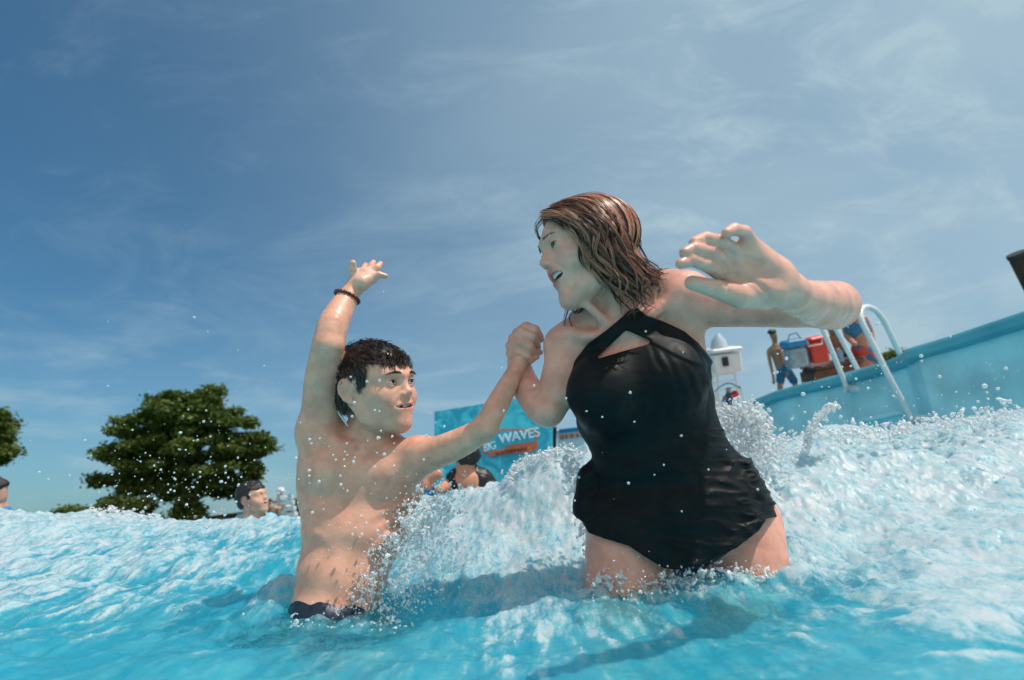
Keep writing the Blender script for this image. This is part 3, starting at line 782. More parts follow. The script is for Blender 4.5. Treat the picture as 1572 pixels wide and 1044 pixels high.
# fly-aways and the dripping lock under the chin
for k in range(46):
    a = rng.uniform(3.5, 6.9); i = int(a); f = a-i; st_ = (gw[i]*(1-f)+gw[i+1]*f).copy(); m = len(st_); s_ = np.linspace(0, 1, m)
    st_ = st_+((np.sin(s_*rng.uniform(2, 5)+rng.uniform(0, 6))*.016+.012)*sstep(.3, 1, s_))[:, None]*_u+(s_**2*rng.uniform(-.005, .03))[:, None]*_r
    cu.append(st_); ra.append(.00038)
for g0 in ([(868, 460, .03), (872, 472, .01), (868, 488, 0), (866, 500, 0)], [(880, 458, .03), (888, 466, 0), (884, 476, -.01), (874, 484, -.01), (876, 496, -.01), (884, 512, -.02)], [(892, 462, .02), (894, 474, -.01), (882, 480, -.01), (878, 470, 0)]):
    gg = guide(g0, 1.12, 16)
    for k in range(10): cu.append(gg+rng.normal(size=3)*.0016*np.linspace(1.4, .4, 16)[:, None]); ra.append(.0006)
hair = strands('hair', cu, ra, HB, woman, vals=vals)
cap = SDF(); cap.u(hw.ell((0, -.024, .020), (.074, .090, .073)), 0)
cap.s(hw.ell((0, .080, -.020), (.068, .085, .080)), .01); cap.u(cone(P(935, 385, 1.13), P(965, 445, 1.12), .034, .020), .03); cap.u(cone(P(930, 380, 1.18), P(950, 450, 1.17), .04, .024), .03)
v, q = polygonise(cap, .004, post=lambda p, d: d+.0025*fbm(p*70, 2)); me = mesh_np('hair_mass', v, q); set_col(me, np.full((len(v), 3), .08), 'rnd'); link('hair_mass', me, HB, hair)

# ------------------------------------------------------------------ the boy
boy = empty('person', tuple(P(505, 1000, 1.10)))
tag(boy, 'shirtless boy with short dark wet hair, one arm raised, smiling up at the woman', 'person')
hb = Head(P(575, 592, 1.21), V(.86, .14, .50), V(-.08, .98, -.08), .92, .88)
BH = head_sdf(hb, kid=True, open_=.26, squint=.15)
BT = SDF(); br = pxaxis(1, .05, .10)
T0 = st(562, 695, 1.215, 72, .045); T1 = st(557, 745, 1.205, 88, .070); T2 = st(545, 815, 1.175, 76, .074); T3 = st(524, 885, 1.135, 62, .066); T4 = st(507, 950, 1.10, 58, .064); T5 = st(500, 1010, 1.09, 70, .078)
for a, b_, k in ((T0, T1, .03), (T1, T2, .04), (T2, T3, .04), (T3, T4, .04), (T4, T5, .04)): BT.u(econe(a[0], b_[0], br, a[1], b_[1], .35), k)
limb(BT, [(520, 715, 1.205, 34), (500, 680, 1.21, 30), (490, 662, 1.215, 30)], .04)
limb(BT, [(500, 720, 1.21, 38), (492, 760, 1.21, 28)], .04)
limb(BT, [(600, 712, 1.19, 34), (640, 700, 1.17, 28)], .04); limb(BT, [(560, 665, 1.22, 22), (600, 690, 1.21, 20)], .03)
limb(BT, [(575, 672, 1.225, 34), (572, 645, 1.235, 33), (570, 620, 1.24, 36)], .02)
BT.u(ell(P(525, 722, 1.165), (.045, .028, .022), np.array([pxaxis(1, -.1), pxaxis(.1, 1), V(0, 0, 1)])), .035)
BT.u(ell(P(598, 728, 1.155), (.045, .028, .022), np.array([pxaxis(1, .1), pxaxis(-.1, 1), V(0, 0, 1)])), .035)
limb(BT, [(560, 690, 1.175, 6), (525, 682, 1.175, 5.5), (498, 670, 1.18, 6)], .018); limb(BT, [(590, 694, 1.168, 6), (625, 690, 1.155, 5.5), (648, 690, 1.15, 6)], .018)
for k, (y0, y1) in enumerate(((770, 800), (792, 826), (814, 850))):      # ribs
    limb(BT, [(468+k*2, y0, 1.165-k*.012, 5), (495, y0+8, 1.136-k*.012, 5), (525, y1-4, 1.128-k*.012, 4)], .014); limb(BT, [(632-k*8, y0+2, 1.155-k*.012, 5), (605-k*5, y0+10, 1.130-k*.012, 5), (575, y1-4, 1.124-k*.012, 4)], .014)
BT.s(ell(P(540, 912, 1.055), (.005, .004, .012), np.array([pxaxis(1, 0), pxaxis(0, 1), V(0, 0, 1)])), .008)
BB = SDF(); BB.u(BT, 0)
limb(BB, [(490, 664, 1.215, 31), (490, 640, 1.21, 27), (496, 580, 1.19, 27), (504, 530, 1.17, 23.5)], .03)
limb(BB, [(504, 530, 1.17, 23.5), (511, 500, 1.19, 23), (523, 475, 1.22, 19.5), (538, 450, 1.25, 14.5), (545, 440, 1.26, 13.5)], .006)
BB.u(BH, .008)
limb(BB, [(648, 700, 1.165, 25), (672, 694, 1.14, 24), (710, 678, 1.11, 22), (744, 658, 1.09, 18)], .03, .02)
limb(BB, [(744, 658, 1.09, 18), (757, 634, 1.10, 18.5), (775, 600, 1.13, 16), (793, 566, 1.165, 12.5), (799, 552, 1.18, 12.5)], .012, .02)
# raised hand, palm up, bent back at the wrist
RH = SDF()
for a, b_ in (((546, 438, 1.26, 12), (546, 420, 1.27, 9)), ((550, 436, 1.26, 12), (558, 419, 1.27, 9)), ((553, 435, 1.255, 12), (566, 421, 1.27, 9)), ((556, 434, 1.25, 12), (572, 427, 1.265, 9))):
    RH.u(cone(P(*a[:3]), P(*b_[:3]), RPX(a[3], a[2]), RPX(b_[3], b_[2])), .008)
for pts in ([(544, 424, 1.262, 7.5), (541, 412, 1.255, 6.8), (542, 404, 1.25, 5)],
            [(557, 419, 1.28, 6), (560, 411, 1.30, 5.4), (561, 407, 1.32, 4.4)],
            [(564, 419, 1.275, 6.5), (570, 409, 1.285, 5.6), (573, 403, 1.30, 4.5)],
            [(570, 421, 1.27, 6.5), (579, 411, 1.275, 5.5), (584, 405, 1.285, 4.4)],
            [(571, 427, 1.262, 7), (582, 422, 1.262, 5.5), (592, 424, 1.265, 4.2)]):
    a, r = joints(pts); f = SDF(); f.chain(a, r, 0, .002); RH.u(f, .003)
BB.u(RH, .006)
# the held hand: palm against hers, fingers wrapping round her far edge
QH = SDF()
QH.u(cone(P(799, 552, 1.18), P(808, 532, 1.195), RPX(12.5, 1.18), RPX(15, 1.19)), .008)
for pts in ([(812, 536, 1.195, 7), (822, 524, 1.20, 6), (831, 521, 1.205, 5)], [(812, 542, 1.19, 7), (822, 540, 1.19, 6), (829, 541, 1.19, 4.8)],
            [(808, 520, 1.205, 7), (818, 513, 1.215, 5.6), (828, 512, 1.22, 4.8)], [(804, 546, 1.18, 7), (815, 551, 1.178, 6), (824, 548, 1.18, 4.8)]):
    a, r = joints(pts); f = SDF(); f.chain(a, r, 0, .002); QH.u(f, .002)
BB.u(QH, .004)
# legs under water
limb(BB, [(470, 1010, 1.09, 50), (455, 1100, 1.08, 42), (450, 1200, 1.13, 32), (450, 1400, 1.25, 24)], .03)
limb(BB, [(535, 1015, 1.09, 48), (550, 1100, 1.08, 42), (555, 1200, 1.13, 32), (560, 1400, 1.25, 24)], .03)
LIPB = (-.064, .011, (.52, .20, .17))
folds_on(hb, BH, ([(.015, -.038), (.023, -.046), (.031, -.058)],), .0007, .006)
nipL = march(BT, P(522, 706, 1.05), _f); nipR = march(BT, P(622, 722, 1.05), _f)
make_body('body', BB, VOX, (.72, .37, .265), SKIN_B, boy, [(hb, LIPB)],
          [(nipL, .0075, (.58, .24, .18), .55), (nipR, .0075, (.58, .24, .18), .55), (P(555, 420, 1.25), .04, (.68, .46, .38), .5)], 1, clip=lambda v: v[:, 2] > -.75)
eyes(hb, boy, (.05, .025, .012), (-.15, .25)); teeth(hb, boy, .26, kid=True); lashes(hb, boy, BH, .15, simple('boy_lash_hair', (.008, .006, .006), .5))
HK = hair_mat('black_wet_hair', (.006, .005, .005), (.16, .09, .065), .30, .62)
eyebrows(hb, boy, hair_mat('boy_brow_hair', (.012, .008, .006), (.03, .02, .015)), 130, .004, .003, .002, BH)
# short wet hair: thin cap under strands combed forward
def hairline(q):       # head-frame test: True where hair grows
    x, y, z = q[:, 0], q[:, 1], q[:, 2]
    top = (z > .050-.30*(y-.055)) & (z > .038+ .25*np.maximum(0, .03-np.abs(x)))
    side = (y < .030+.25*(z)) & (z > .0) & (y > -.2)
    burn = (y < .038) & (y > .018) & (z > -.006)
    side = side & ~((y > -.022) & (y < .024) & (z < .026))
    back = (y < -.018) & (z > -.058)
    return (top & (y > .03)) | side | burn | back
cap = SDF(); cap.u(hb.ell((0, -.018, .028), (.074, .094, .080)), 0); cap.u(hb.ell((0, .030, .020), (.062, .058, .062)), .03*.95)
cap.u(hb.ell((0, -.03, -.03), (.058, .07, .05)), .03)
def cap_post(p, d):
    q_ = hb.inv(p); x, y, z = q_.T
    ok = hairline(q_)
    return np.where(ok, d-.0022, np.maximum(d-.0022, .002))
v, q = polygonise(cap, .0026, post=cap_post); v = relax(v, q, 2)
me = mesh_np('hair_cap', v, q); set_col(me, np.full((len(v), 3), .05), 'rnd'); hcap = link('hair', me, HK, boy)
cu = []; ra = []; rng = np.random.RandomState(9); ncl = 1000
dirs = rng.normal(size=(ncl*3, 3)); dirs /= np.linalg.norm(dirs, axis=1)[:, None]
k_ = 0
for dd in dirs:
    if k_ >= ncl: break
    s0 = hb(*(dd*np.array([.15, .15, .15]))); root = march(cap, s0, nrm(hb.o+hb.Z*.02-s0), .2); qr = hb.inv(root[None])
    if not hairline(qr)[0]: continue
    k_ += 1; x, y, z = qr[0]
    # flow: from the crown forwards on top, down on the sides and back
    top = sstep(.02, .07, z)
    crown = np.array([0.02, -.06, .09])
    fl = np.array([x, y, z])-crown; fl = fl/np.linalg.norm(fl)
    fl = nrm(top*(fl*.6+np.array([.55, .8, 0]))+(1-top)*np.array([0, .18, -1.0]))
    nl = nrm(root-hb(0, -.015, .02)); L = rng.uniform(.012, .018)*(.75 if y > .04 else 1) if top > .5 else rng.uniform(.010, .017)
    for j in range(7):
        rr_ = root+rng.normal(size=3)*.0028
        pts = []
        p_ = rr_.copy(); d_ = nrm(fl[0]*hb.X+fl[1]*hb.Y+fl[2]*hb.Z+rng.normal(size=3)*.07+nl*.06)
        for s_ in range(6): pts.append(p_.copy()); p_ = p_+d_*L/5; d_ = nrm(d_-nl*.20)
        cu.append(np.array(pts)); ra.append(rng.uniform(.0005, .0008))
cc_ = np.concatenate(cu); cu = np.split(push_out(cc_, cap, np.repeat(.0008+.0024*rng.rand(len(cu)), 6)), len(cu))
strands('hair_strands', cu, ra, HK, hcap)
# bracelet of wooden beads
bc = P(533, 456, 1.242); ax_ = nrm(P(545, 440, 1.26)-P(524, 475, 1.22)); e1 = nrm(np.cross(ax_, V(0, 0, 1))); e2 = np.cross(ax_, e1)
tilt = nrm(ax_+.25*V(0, 0, 1)); e1 = nrm(np.cross(tilt, V(0, 0, 1))); e2 = np.cross(tilt, e1)
mb = MB()
for k in range(20):
    a = 2*math.pi*k/20; c = bc+.0265*(math.cos(a)*e1+math.sin(a)*e2); tdir = -math.sin(a)*e1+math.cos(a)*e2
    mb.tube([c-tdir*.0042, c-tdir*.003, c, c+tdir*.003, c+tdir*.0042], [.0018, .0036, .0044, .0036, .0018], 8)
mb.build('bracelet', simple('red_brown_beads', (.13, .022, .016), .35, .6, 90), boy, smooth=True)
# navy swim shorts
g = SDF(); g.u(econe(P(510, 936, 1.10), P(499, 1010, 1.09), br, (RPX(63, 1.1), .074), (RPX(84, 1.09), .092), .3), 0)
limb(g, [(465, 1005, 1.09, 58), (420, 1090, 1.06, 66)], .03); limb(g, [(540, 1005, 1.09, 56), (585, 1090, 1.07, 66)], .03)
v, q = polygonise(g, .004, post=lambda p, d: d+.006*fbm(p*14, 3)); link('swim_shorts', mesh_np('swim_shorts', v, q), simple('navy_swim_fabric', (.004, .022, .05), .4, .4, 20, bump=.3), boy)
# white cord behind the neck
mb = MB(); mb.tube([P(515, 625, 1.21), P(522, 637, 1.19), P(530, 648, 1.18), P(534, 654, 1.175)], .0022, 8); mb.build('neck_cord', simple('white_cord', (.7, .75, .78), .5), boy, smooth=True)
# ================================================================== the water
def table_interp(cols, rows):
    """cols: photo x; rows: per column list of (distance y, photo py)"""
    return cols, rows
WC = [-500, 0, 200, 330, 460, 600, 700, 765, 800, 870, 930, 1020, 1110, 1165, 1240, 1300, 1400, 1500, 1572, 2100]
CREST = {-500: (2.6, 800), 0: (2.3, 790), 200: (2.3, 796), 330: (2.2, 808), 460: (2.1, 806), 600: (2.0, 775), 700: (1.9, 757), 765: (1.8, 746), 800: (1.72, 712), 870: (1.66, 694), 930: (1.66, 690),
         1020: (1.7, 688), 1110: (1.75, 672), 1165: (1.8, 678), 1240: (1.85, 668), 1300: (1.9, 655), 1400: (2.0, 662), 1500: (2.05, 643), 1572: (2.1, 634), 2100: (2.3, 600)}
FRONT = {-500: [(.25, 1330), (.6, 1100), (1.0, 990), (1.6, 890)], 0: [(.25, 1330), (.6, 1080), (1.0, 965), (1.6, 872)], 200: [(.25, 1330), (.6, 1085), (1.0, 975), (1.6, 875)],
         460: [(.25, 1330), (.6, 1095), (1.0, 975), (1.25, 930), (1.6, 870)], 600: [(.25, 1330), (.6, 1095), (1.0, 975), (1.25, 920), (1.6, 850)], 765: [(.25, 1320), (.6, 1090), (1.0, 975), (1.25, 900), (1.55, 800)],
         930: [(.25, 1300), (.6, 1065), (.95, 965), (1.15, 910), (1.32, 860), (1.5, 780)], 1110: [(.25, 1280), (.6, 1050), (.95, 960), (1.15, 905), (1.32, 860), (1.5, 780)], 1240: [(.25, 1250), (.6, 1030), (.95, 930), (1.2, 870), (1.5, 775)],
         1400: [(.25, 1200), (.6, 1000), (1.0, 880), (1.5, 770)], 1572: [(.25, 1170), (.6, 990), (1.0, 865), (1.5, 750)], 2100: [(.25, 1100), (.6, 950), (1.0, 820), (1.5, 720)]}
def water_grid(nu, ysamp):
    us = np.linspace(-460, 2060, nu)                       # photo x of each fan ray at the horizon
    fk = sorted(FRONT)
    ckx = np.array(WC, float); cy = np.array([CREST[c][0] for c in WC]); cp = np.array([CREST[c][1] for c in WC], float)
    prof = {}
    def zrel(px, py, y): return PY(px, py, y)[2]
    Z = np.zeros((nu, len(ysamp)))
    colz = []
    for c in fk:
        yc = np.interp(c, ckx, cy); pc = np.interp(c, ckx, cp)
        pts = [(yy, zrel(c, pp, yy)) for yy, pp in FRONT[c]]
        colz.append(pts)
    for i, u in enumerate(us):
        j = min(max(np.searchsorted(fk, u)-1, 0), len(fk)-2); f = np.clip((u-fk[j])/(fk[j+1]-fk[j]), 0, 1); f = f*f*(3-2*f)
        za = np.interp(ysamp, [p[0] for p in colz[j]], [p[1] for p in colz[j]]); zb = np.interp(ysamp, [p[0] for p in colz[j+1]], [p[1] for p in colz[j+1]])
        zf = za*(1-f)+zb*f
        yc = np.interp(u, ckx, cy); zc = zrel(u, np.interp(u, ckx, cp), yc)
        y0 = 1.45; z0 = np.interp(y0, ysamp, zf); 
        t = np.clip((ysamp-y0)/(yc-y0), 0, 1); up = z0+(zc-z0)*(1-(1-t)**1.6)
        z = np.where(ysamp < y0, zf, up)
        tb = np.clip((ysamp-yc)/1.1, 0, 1); z = np.where(ysamp > yc, zc+(-.02-zc)*(tb*tb*(3-2*tb)), z)
        Z[i] = z
    return us, Z
NU = 1150
ysamp = np.concatenate([np.geomspace(.22, 1.2, 260, endpoint=False), np.linspace(1.2, 2.5, 330, endpoint=False), np.geomspace(2.5, 45, 70)])
us, Z = water_grid(NU, ysamp)
ker = np.exp(-np.linspace(-2, 2, 25)**2); ker /= ker.sum()
for ax in (0, 1):
    Z = np.apply_along_axis(lambda a: np.convolve(np.pad(a, 12, mode='edge'), ker, 'valid'), ax, Z)
rays = np.array([PY(u, 775-.07*(u-786), 1.0)[0] for u in us])      # x/y slope of each ray
X = rays[:, None]*ysamp[None]; Y = np.repeat(ysamp[None], NU, 0)
W3 = np.stack([X, Y, np.zeros_like(X)], -1)
PXu = np.repeat(us[:, None], len(ysamp), 1)
def wproj(Z):
    q = np.stack([X, Y, Z], -1)-CAM; D = q@_f; return 786+FPX*(q@_r)/D, 522-FPX*(q@_u)/D
sx_, sy_ = wproj(Z)
# flow direction of the churned streaks: down the wave face, fanning outwards
def N2(ax_, ay_, sc, oct=4, seed=0, g=.55): return fbm(np.stack([X*ax_*sc, Y*ay_*sc, np.full_like(X, seed)+Z*sc*.6], -1), oct, g)
crest_y = np.interp(PXu, WC, [CREST[c][0] for c in WC])
s_up = sstep(.95, 1.75, Y/crest_y*1.85)                            # 0 in the trough, 1 on the crest
edge_px = np.interp(PXu, [-460, 0, 200, 330, 460, 600, 765, 900, 1050, 1200, 1300, 1400, 1572, 2100], [960, 950, 930, 905, 870, 900, 975, 950, 930, 930, 955, 985, 985, 960])
n_big = N2(1, 1, 3.2, 4, 2.0); n_mid = N2(1.2, .6, 11, 4, 7.0); n_str = N2(2.4, .5, 16, 4, 4.0); n_f = N2(1, 1, 46, 3, 9.0)
thr = (edge_px-sy_)/70
foam = sstep(-.9, .9, thr+1.0*n_big+.8*n_mid+.9*n_str)
foam = foam*np.interp(PXu, [0, 300, 460, 640, 700, 900, 1100, 1200, 1572], [.85, .68, .60, .80, .92, .90, .90, 1.0, 1.0])
foam = np.clip(foam+.25*np.clip(n_str*1.5+.8*n_mid-.25, 0, 1)+.35*sstep(.80, 1.0, Y/crest_y)*np.interp(PXu, [0, 460, 700, 1100], [.8, .4, .6, 1])*(Y < crest_y+.3), 0, 1)
far = sstep(2.8, 5, Y)
foam = foam*(1-far)+.25*far
amp = 1-far*.5
rid = 1-np.abs(N2(1, 1, 9, 3, 12.0))*2
ridf = 1-np.abs(N2(1, 1, 30, 3, 22.0))*2
disp = amp*(.020*n_big*np.clip(Y, .2, 1.2)+.012*n_mid*(.35+.65*foam)*np.clip(Y, .3, 1.2)+foam*(.004*rid+.0016*ridf+.0010*n_f)*np.clip(Y, .35, 1.3)+(1-foam)*.0025*n_f*np.clip(Y, .3, 1))
# ragged crest
cd = np.exp(-((Y-crest_y)/.10)**2)
disp += cd*(.016*np.clip(N2(1, .4, 14, 4, 31.0), -.3, 1)+.008*np.clip(N2(1, .5, 42, 3, 41.0), 0, 1))*np.interp(PXu, [0, 250, 300, 460, 640, 720, 1100, 1572], [1, .8, .15, .2, .4, 1.0, 1.2, 1.0])
Zd = Z+disp
# water piles up slightly round the bodies
for (bx, by, rad, a_) in ((*P(505, 970, 1.10)[:2], .12, .02), (*P(975, 890, 1.1)[:2], .10, .02), (*P(1140, 880, 1.1)[:2], .11, .025)):
    rr_ = np.hypot(X-bx, Y-by); Zd += .45*a_*np.exp(-((rr_-rad)/.035)**2)*(1+1.2*n_mid); foam = np.clip(foam+.55*np.exp(-((rr_-rad)/.05)**2)*(1+n_mid), 0, 1)
bod = np.zeros_like(X)
for (px, py, D, rad) in ((990, 960, .98, .19), (1145, 965, .98, .20), (500, 1000, 1.0, .26), (420, 1005, .98, .20), (590, 1000, 1.0, .18)):
    q = P(px, py, D); bod = np.maximum(bod, np.exp(-(np.hypot(X-q[0], (Y-q[1]))/rad)**2*1.0))
clear = np.clip(bod*2.2*(1-.4*foam)-.20+.8*n_mid+.5*n_f, 0, 1); foam = foam*(1-.75*bod)
ring = np.zeros_like(X)
for (px, py, D, rad, wt) in ((505, 965, 1.10, .115, .35), (975, 890, 1.08, .095, 1), (1140, 885, 1.08, .10, 1)):
    q = P(px, py, D); rr_ = np.hypot(X-q[0], (Y-q[1])); ring = np.maximum(ring, wt*np.exp(-((rr_-rad)/.045)**2))
foam = np.clip(foam+.9*ring*sstep(-.5, .6, n_mid+1.2*n_f), 0, 1); clear = clear*(1-.5*ring)
verts = np.stack([X, Y, Zd], -1).reshape(-1, 3); M = len(ysamp)
i = np.arange(NU-1)[:, None]*M; j = np.arange(M-1)[None]
quads = np.stack([i+j, i+M+j, i+M+j+1, i+j+1], -1).reshape(-1, 4)
me = mesh_np('water', verts, quads); set_col(me, np.stack([foam.ravel(), clear.ravel(), n_str.ravel()*.5+.5], 1), 'wat')
mw_, t, b = newmat('pool_water'); nt = t
at = t.nodes.new('ShaderNodeAttribute'); at.attribute_name = 'wat'; sp = t.nodes.new('ShaderNodeSeparateColor'); t.links.new(at.outputs[0], sp.inputs[0])
geo = t.nodes.new('ShaderNodeNewGeometry')
def gn(scale, detail=5, sc3=(1, 1, 1), rough=.6, rot=(0, 0, 0)):
    mp = t.nodes.new('ShaderNodeMapping'); mp.inputs['Scale'].default_value = sc3; mp.inputs['Rotation'].default_value = rot; t.links.new(geo.outputs['Position'], mp.inputs[0])
    n = t.nodes.new('ShaderNodeTexNoise'); n.inputs['Scale'].default_value = scale; n.inputs['Detail'].default_value = detail; n.inputs['Roughness'].default_value = rough; t.links.new(mp.outputs[0], n.inputs[0]); return n.outputs[0]
# foam: streaks drawn out along the flow, broken by fine bubbles
nf = gn(55, 8, (1, .35, .6), .72, (0, 0, .5)); nf2 = gn(240, 5, (1, .5, .7), .65, (0, 0, .5)); nb = gn(700, 3, (1, .8, 1), .6)
fo = mth(t, 'ADD', sp.outputs[0], mth(t, 'MULTIPLY', mth(t, 'SUBTRACT', nf, .5), 2.4)); fo = mth(t, 'ADD', fo, mth(t, 'MULTIPLY', mth(t, 'SUBTRACT', nf2, .5), .9))
fo = ramp(t, fo, .05, 1.35)
c1 = mixc(t, ramp(t, sp.outputs[2], .2, .8), (.03, .38, .53), (.09, .48, .59))
c2 = mixc(t, ramp(t, gn(14, 5, (1, .6, 1)), .35, .65), (.52, .62, .66), (.60, .635, .68))
colr = mixc(t, fo, c1, c2)
t.links.new(colr, b.inputs['Base Color']); setp(b, rough=.12, spec=.5, ior=1.33, sss=.55)
b.inputs['Subsurface Radius'].default_value = (.4, .9, 1); b.inputs['Subsurface Scale'].default_value = .09
t.links.new(ramp(t, nb, .35, .65, .05, .26), b.inputs['Roughness'])
bh = mth(t, 'ADD', mth(t, 'MULTIPLY', gn(70, 6, (1, .6, 1), .62, (0, 0, .5)), 1.0), mth(t, 'MULTIPLY', gn(420, 4), .22))
bp = t.nodes.new('ShaderNodeBump'); bp.inputs['Distance'].default_value = .006; t.links.new(ramp(t, fo, 0, 1, .22, .42), bp.inputs['Strength']); t.links.new(bh, bp.inputs['Height']); t.links.new(bp.outputs[0], b.inputs['Normal'])
tr_ = t.nodes.new('ShaderNodeBsdfTransparent'); tr_.inputs[0].default_value = (.52, .92, .98, 1)
mx = t.nodes.new('ShaderNodeMixShader'); o_ = t.nodes['Material Output']
cf = mth(t, 'MULTIPLY', sp.outputs[1], mth(t, 'MULTIPLY', ramp(t, fo, .25, .9, .82, .12), ramp(t, gn(16, 4, (1, .5, 1)), .3, .6, .45, 1.0))); cf = mth(t, 'MAXIMUM', cf, ramp(t, fo, .1, .7, .34, .0))
rf_ = t.nodes.new('ShaderNodeBsdfRefraction'); rf_.inputs[0].default_value = (.62, .93, .98, 1); rf_.inputs['Roughness'].default_value = .09; rf_.inputs['IOR'].default_value = 1.25
bp2 = t.nodes.new('ShaderNodeBump'); bp2.inputs['Distance'].default_value = .02; bp2.inputs['Strength'].default_value = .8; t.links.new(gn(34, 4, (1, .6, 1)), bp2.inputs['Height']); t.links.new(bp2.outputs[0], rf_.inputs['Normal'])
m3 = t.nodes.new('ShaderNodeMixShader'); m3.inputs[0].default_value = .72; t.links.new(tr_.outputs[0], m3.inputs[1]); t.links.new(rf_.outputs[0], m3.inputs[2])
t.links.new(cf, mx.inputs[0]); t.links.new(b.outputs[0], mx.inputs[1]); t.links.new(m3.outputs[0], mx.inputs[2])
# sun shining through thin aerated water
tl = t.nodes.new('ShaderNodeBsdfTranslucent'); t.links.new(colr, tl.inputs[0]); m2 = t.nodes.new('ShaderNodeMixShader'); m2.inputs[0].default_value = .22
t.links.new(mx.outputs[0], m2.inputs[1]); t.links.new(tl.outputs[0], m2.inputs[2]); t.links.new(m2.outputs[0], o_.inputs[0])
tag(link('water', me, mw_), kind='structure')
# pool floor
mb = MB(); s_ = 60
mb.add([(-s_, -s_, -.95), (s_, -s_, -.95), (s_, s_, -.95), (-s_, s_, -.95)], [(0, 1, 2, 3)])
tag(mb.build('pool_floor', simple('pool_floor_paint', (.13, .62, .74), .6, .1, 2)), kind='structure')

# ---------------------------------------------------------------- splashes and spray
mdrop, t, b = newmat('splash_water'); setp(b, color=(.95, .98, 1.0), rough=.06, trans=.60, ior=1.33, spec=.6)
def wz(px, py, D): return P(px, py, D)
rng = np.random.RandomState(21)
mspl, t, b = newmat('white_splash'); setp(b, color=(.95, .98, 1.0), rough=.08, trans=.56, ior=1.33, spec=.6)
def ico():
    import bmesh
    bm = bmesh.new(); bmesh.ops.create_icosphere(bm, subdivisions=2, radius=1); v = np.array([x.co[:] for x in bm.verts]); f = np.array([[q.index for q in x.verts] for x in bm.faces]); bm.free(); return v, f
IV, IF = ico()
class Drops:
    def __init__(s): s.c = []; s.r = []
    def add(s, c, r): s.c.append(c); s.r.append(r)
    def build(s, name, label, cat, mat):
        c = np.array(s.c); r = np.array(s.r); n = len(c)
        st = 1+.45*rng.rand(n, 1, 1)*(rng.rand(n, 1, 3)); V_ = c[:, None]+IV[None]*r[:, None, None]*st
        F_ = IF[None]+(np.arange(n)*len(IV))[:, None, None]
        me = mesh_np(name, V_.reshape(-1, 3), None, True, F_.reshape(-1, 3)); o = link(name, me, mat); tag(o, label, cat, kind='stuff'); return o
dr = Drops()
def sheet(path, n, spread, rmin, rmax, D, dD=.03, pw=2.0, g=None, k=.005):
    """droplets strewn along a polyline of photo px; the fattest merge into g"""
    p = np.array(path, float); L = np.r_[0, np.cumsum(np.hypot(*np.diff(p, axis=0).T))]
    for _ in range(n):
        t_ = rng.rand()*L[-1]; x = np.interp(t_, L, p[:, 0]); y = np.interp(t_, L, p[:, 1])
        a = rng.normal(size=2)*spread; r = (rmin+(rmax-rmin)*rng.rand()**pw)
        c = P(x+a[0], y+a[1], D+rng.normal()*dD)
        rr = r*D/FPX
        if g is not None and r > .55*rmax: g.u(cone(c, c+rng.normal(size=3)*rr*.9, rr*.95, rr*.6), k)
        else: dr.add(c, rr)
# in front of the boy
sp1 = SDF()
sheet([(540, 950), (575, 880), (610, 830), (650, 790), (700, 750)], 1500, 17, .5, 2.5, 1.06, .03, 2.4, sp1)
sheet([(560, 985), (600, 930), (640, 880), (680, 820)], 1300, 26, .5, 2.6, 1.05, .03, 2.2, sp1)
sheet([(610, 840), (640, 800), (680, 770)], 350, 14, .8, 3.6, 1.06, .02, 1.8, sp1)
sheet([(470, 700), (520, 800), (560, 880)], 80, 40, .4, 2.8, 1.05, .03, 2.6)
sheet([(550, 700), (640, 760)], 50, 50, .4, 2.8, 1.05, .03, 2.2)
sheet([(445, 965), (500, 975), (560, 975), (610, 955)], 1100, 10, .5, 3.2, 1.03, .03, 2.0, sp1)
sheet([(380, 1000), (440, 985), (520, 1000), (620, 990)], 500, 16, .4, 2.6, .98, .03, 2.4, sp1)
# wave beside the woman's hip
sp2 = SDF()
sheet([(870, 700), (893, 745), (900, 800), (915, 850)], 500, 9, .6, 4, 1.2, .03, 1.8, sp2)
sheet([(915, 890), (985, 905), (1040, 892), (1090, 885), (1150, 888), (1210, 890)], 1700, 10, .5, 3.0, 1.03, .02, 1.8, sp2)
sheet([(930, 920), (1030, 930), (1120, 920)], 500, 24, .5, 2.6, 1.0, .03, 2.0, sp2)
# crown and arc of spray by the blue pool wall
sp3 = SDF()
sheet([(1108, 650), (1125, 638), (1150, 632), (1168, 650), (1150, 672)], 1100, 10, .6, 3.4, 1.5, .04, 1.6, sp3)
sheet([(1110, 640), (1150, 690), (1200, 700)], 900, 16, .6, 3.2, 1.5, .05, 1.6, sp3)
sheet([(1238, 690), (1242, 665), (1252, 645), (1268, 630), (1284, 622)], 260 , 3.5, .6, 3.4, 1.6, .02, 1.4, sp3)
sheet([(1170, 690), (1300, 665), (1420, 655), (1572, 632)], 900, 9, .6, 3.6, 1.75, .08, 1.8, sp3)
sheet([(780, 735), (800, 712), (870, 690), (895, 700)], 450, 5, .5, 3.0, 1.6, .04, 1.8, sp3)
sheet([(130, 792), (160, 784), (200, 792), (245, 796)], 200, 5, .5, 2.6, 2.2, .04, 1.8, sp3)
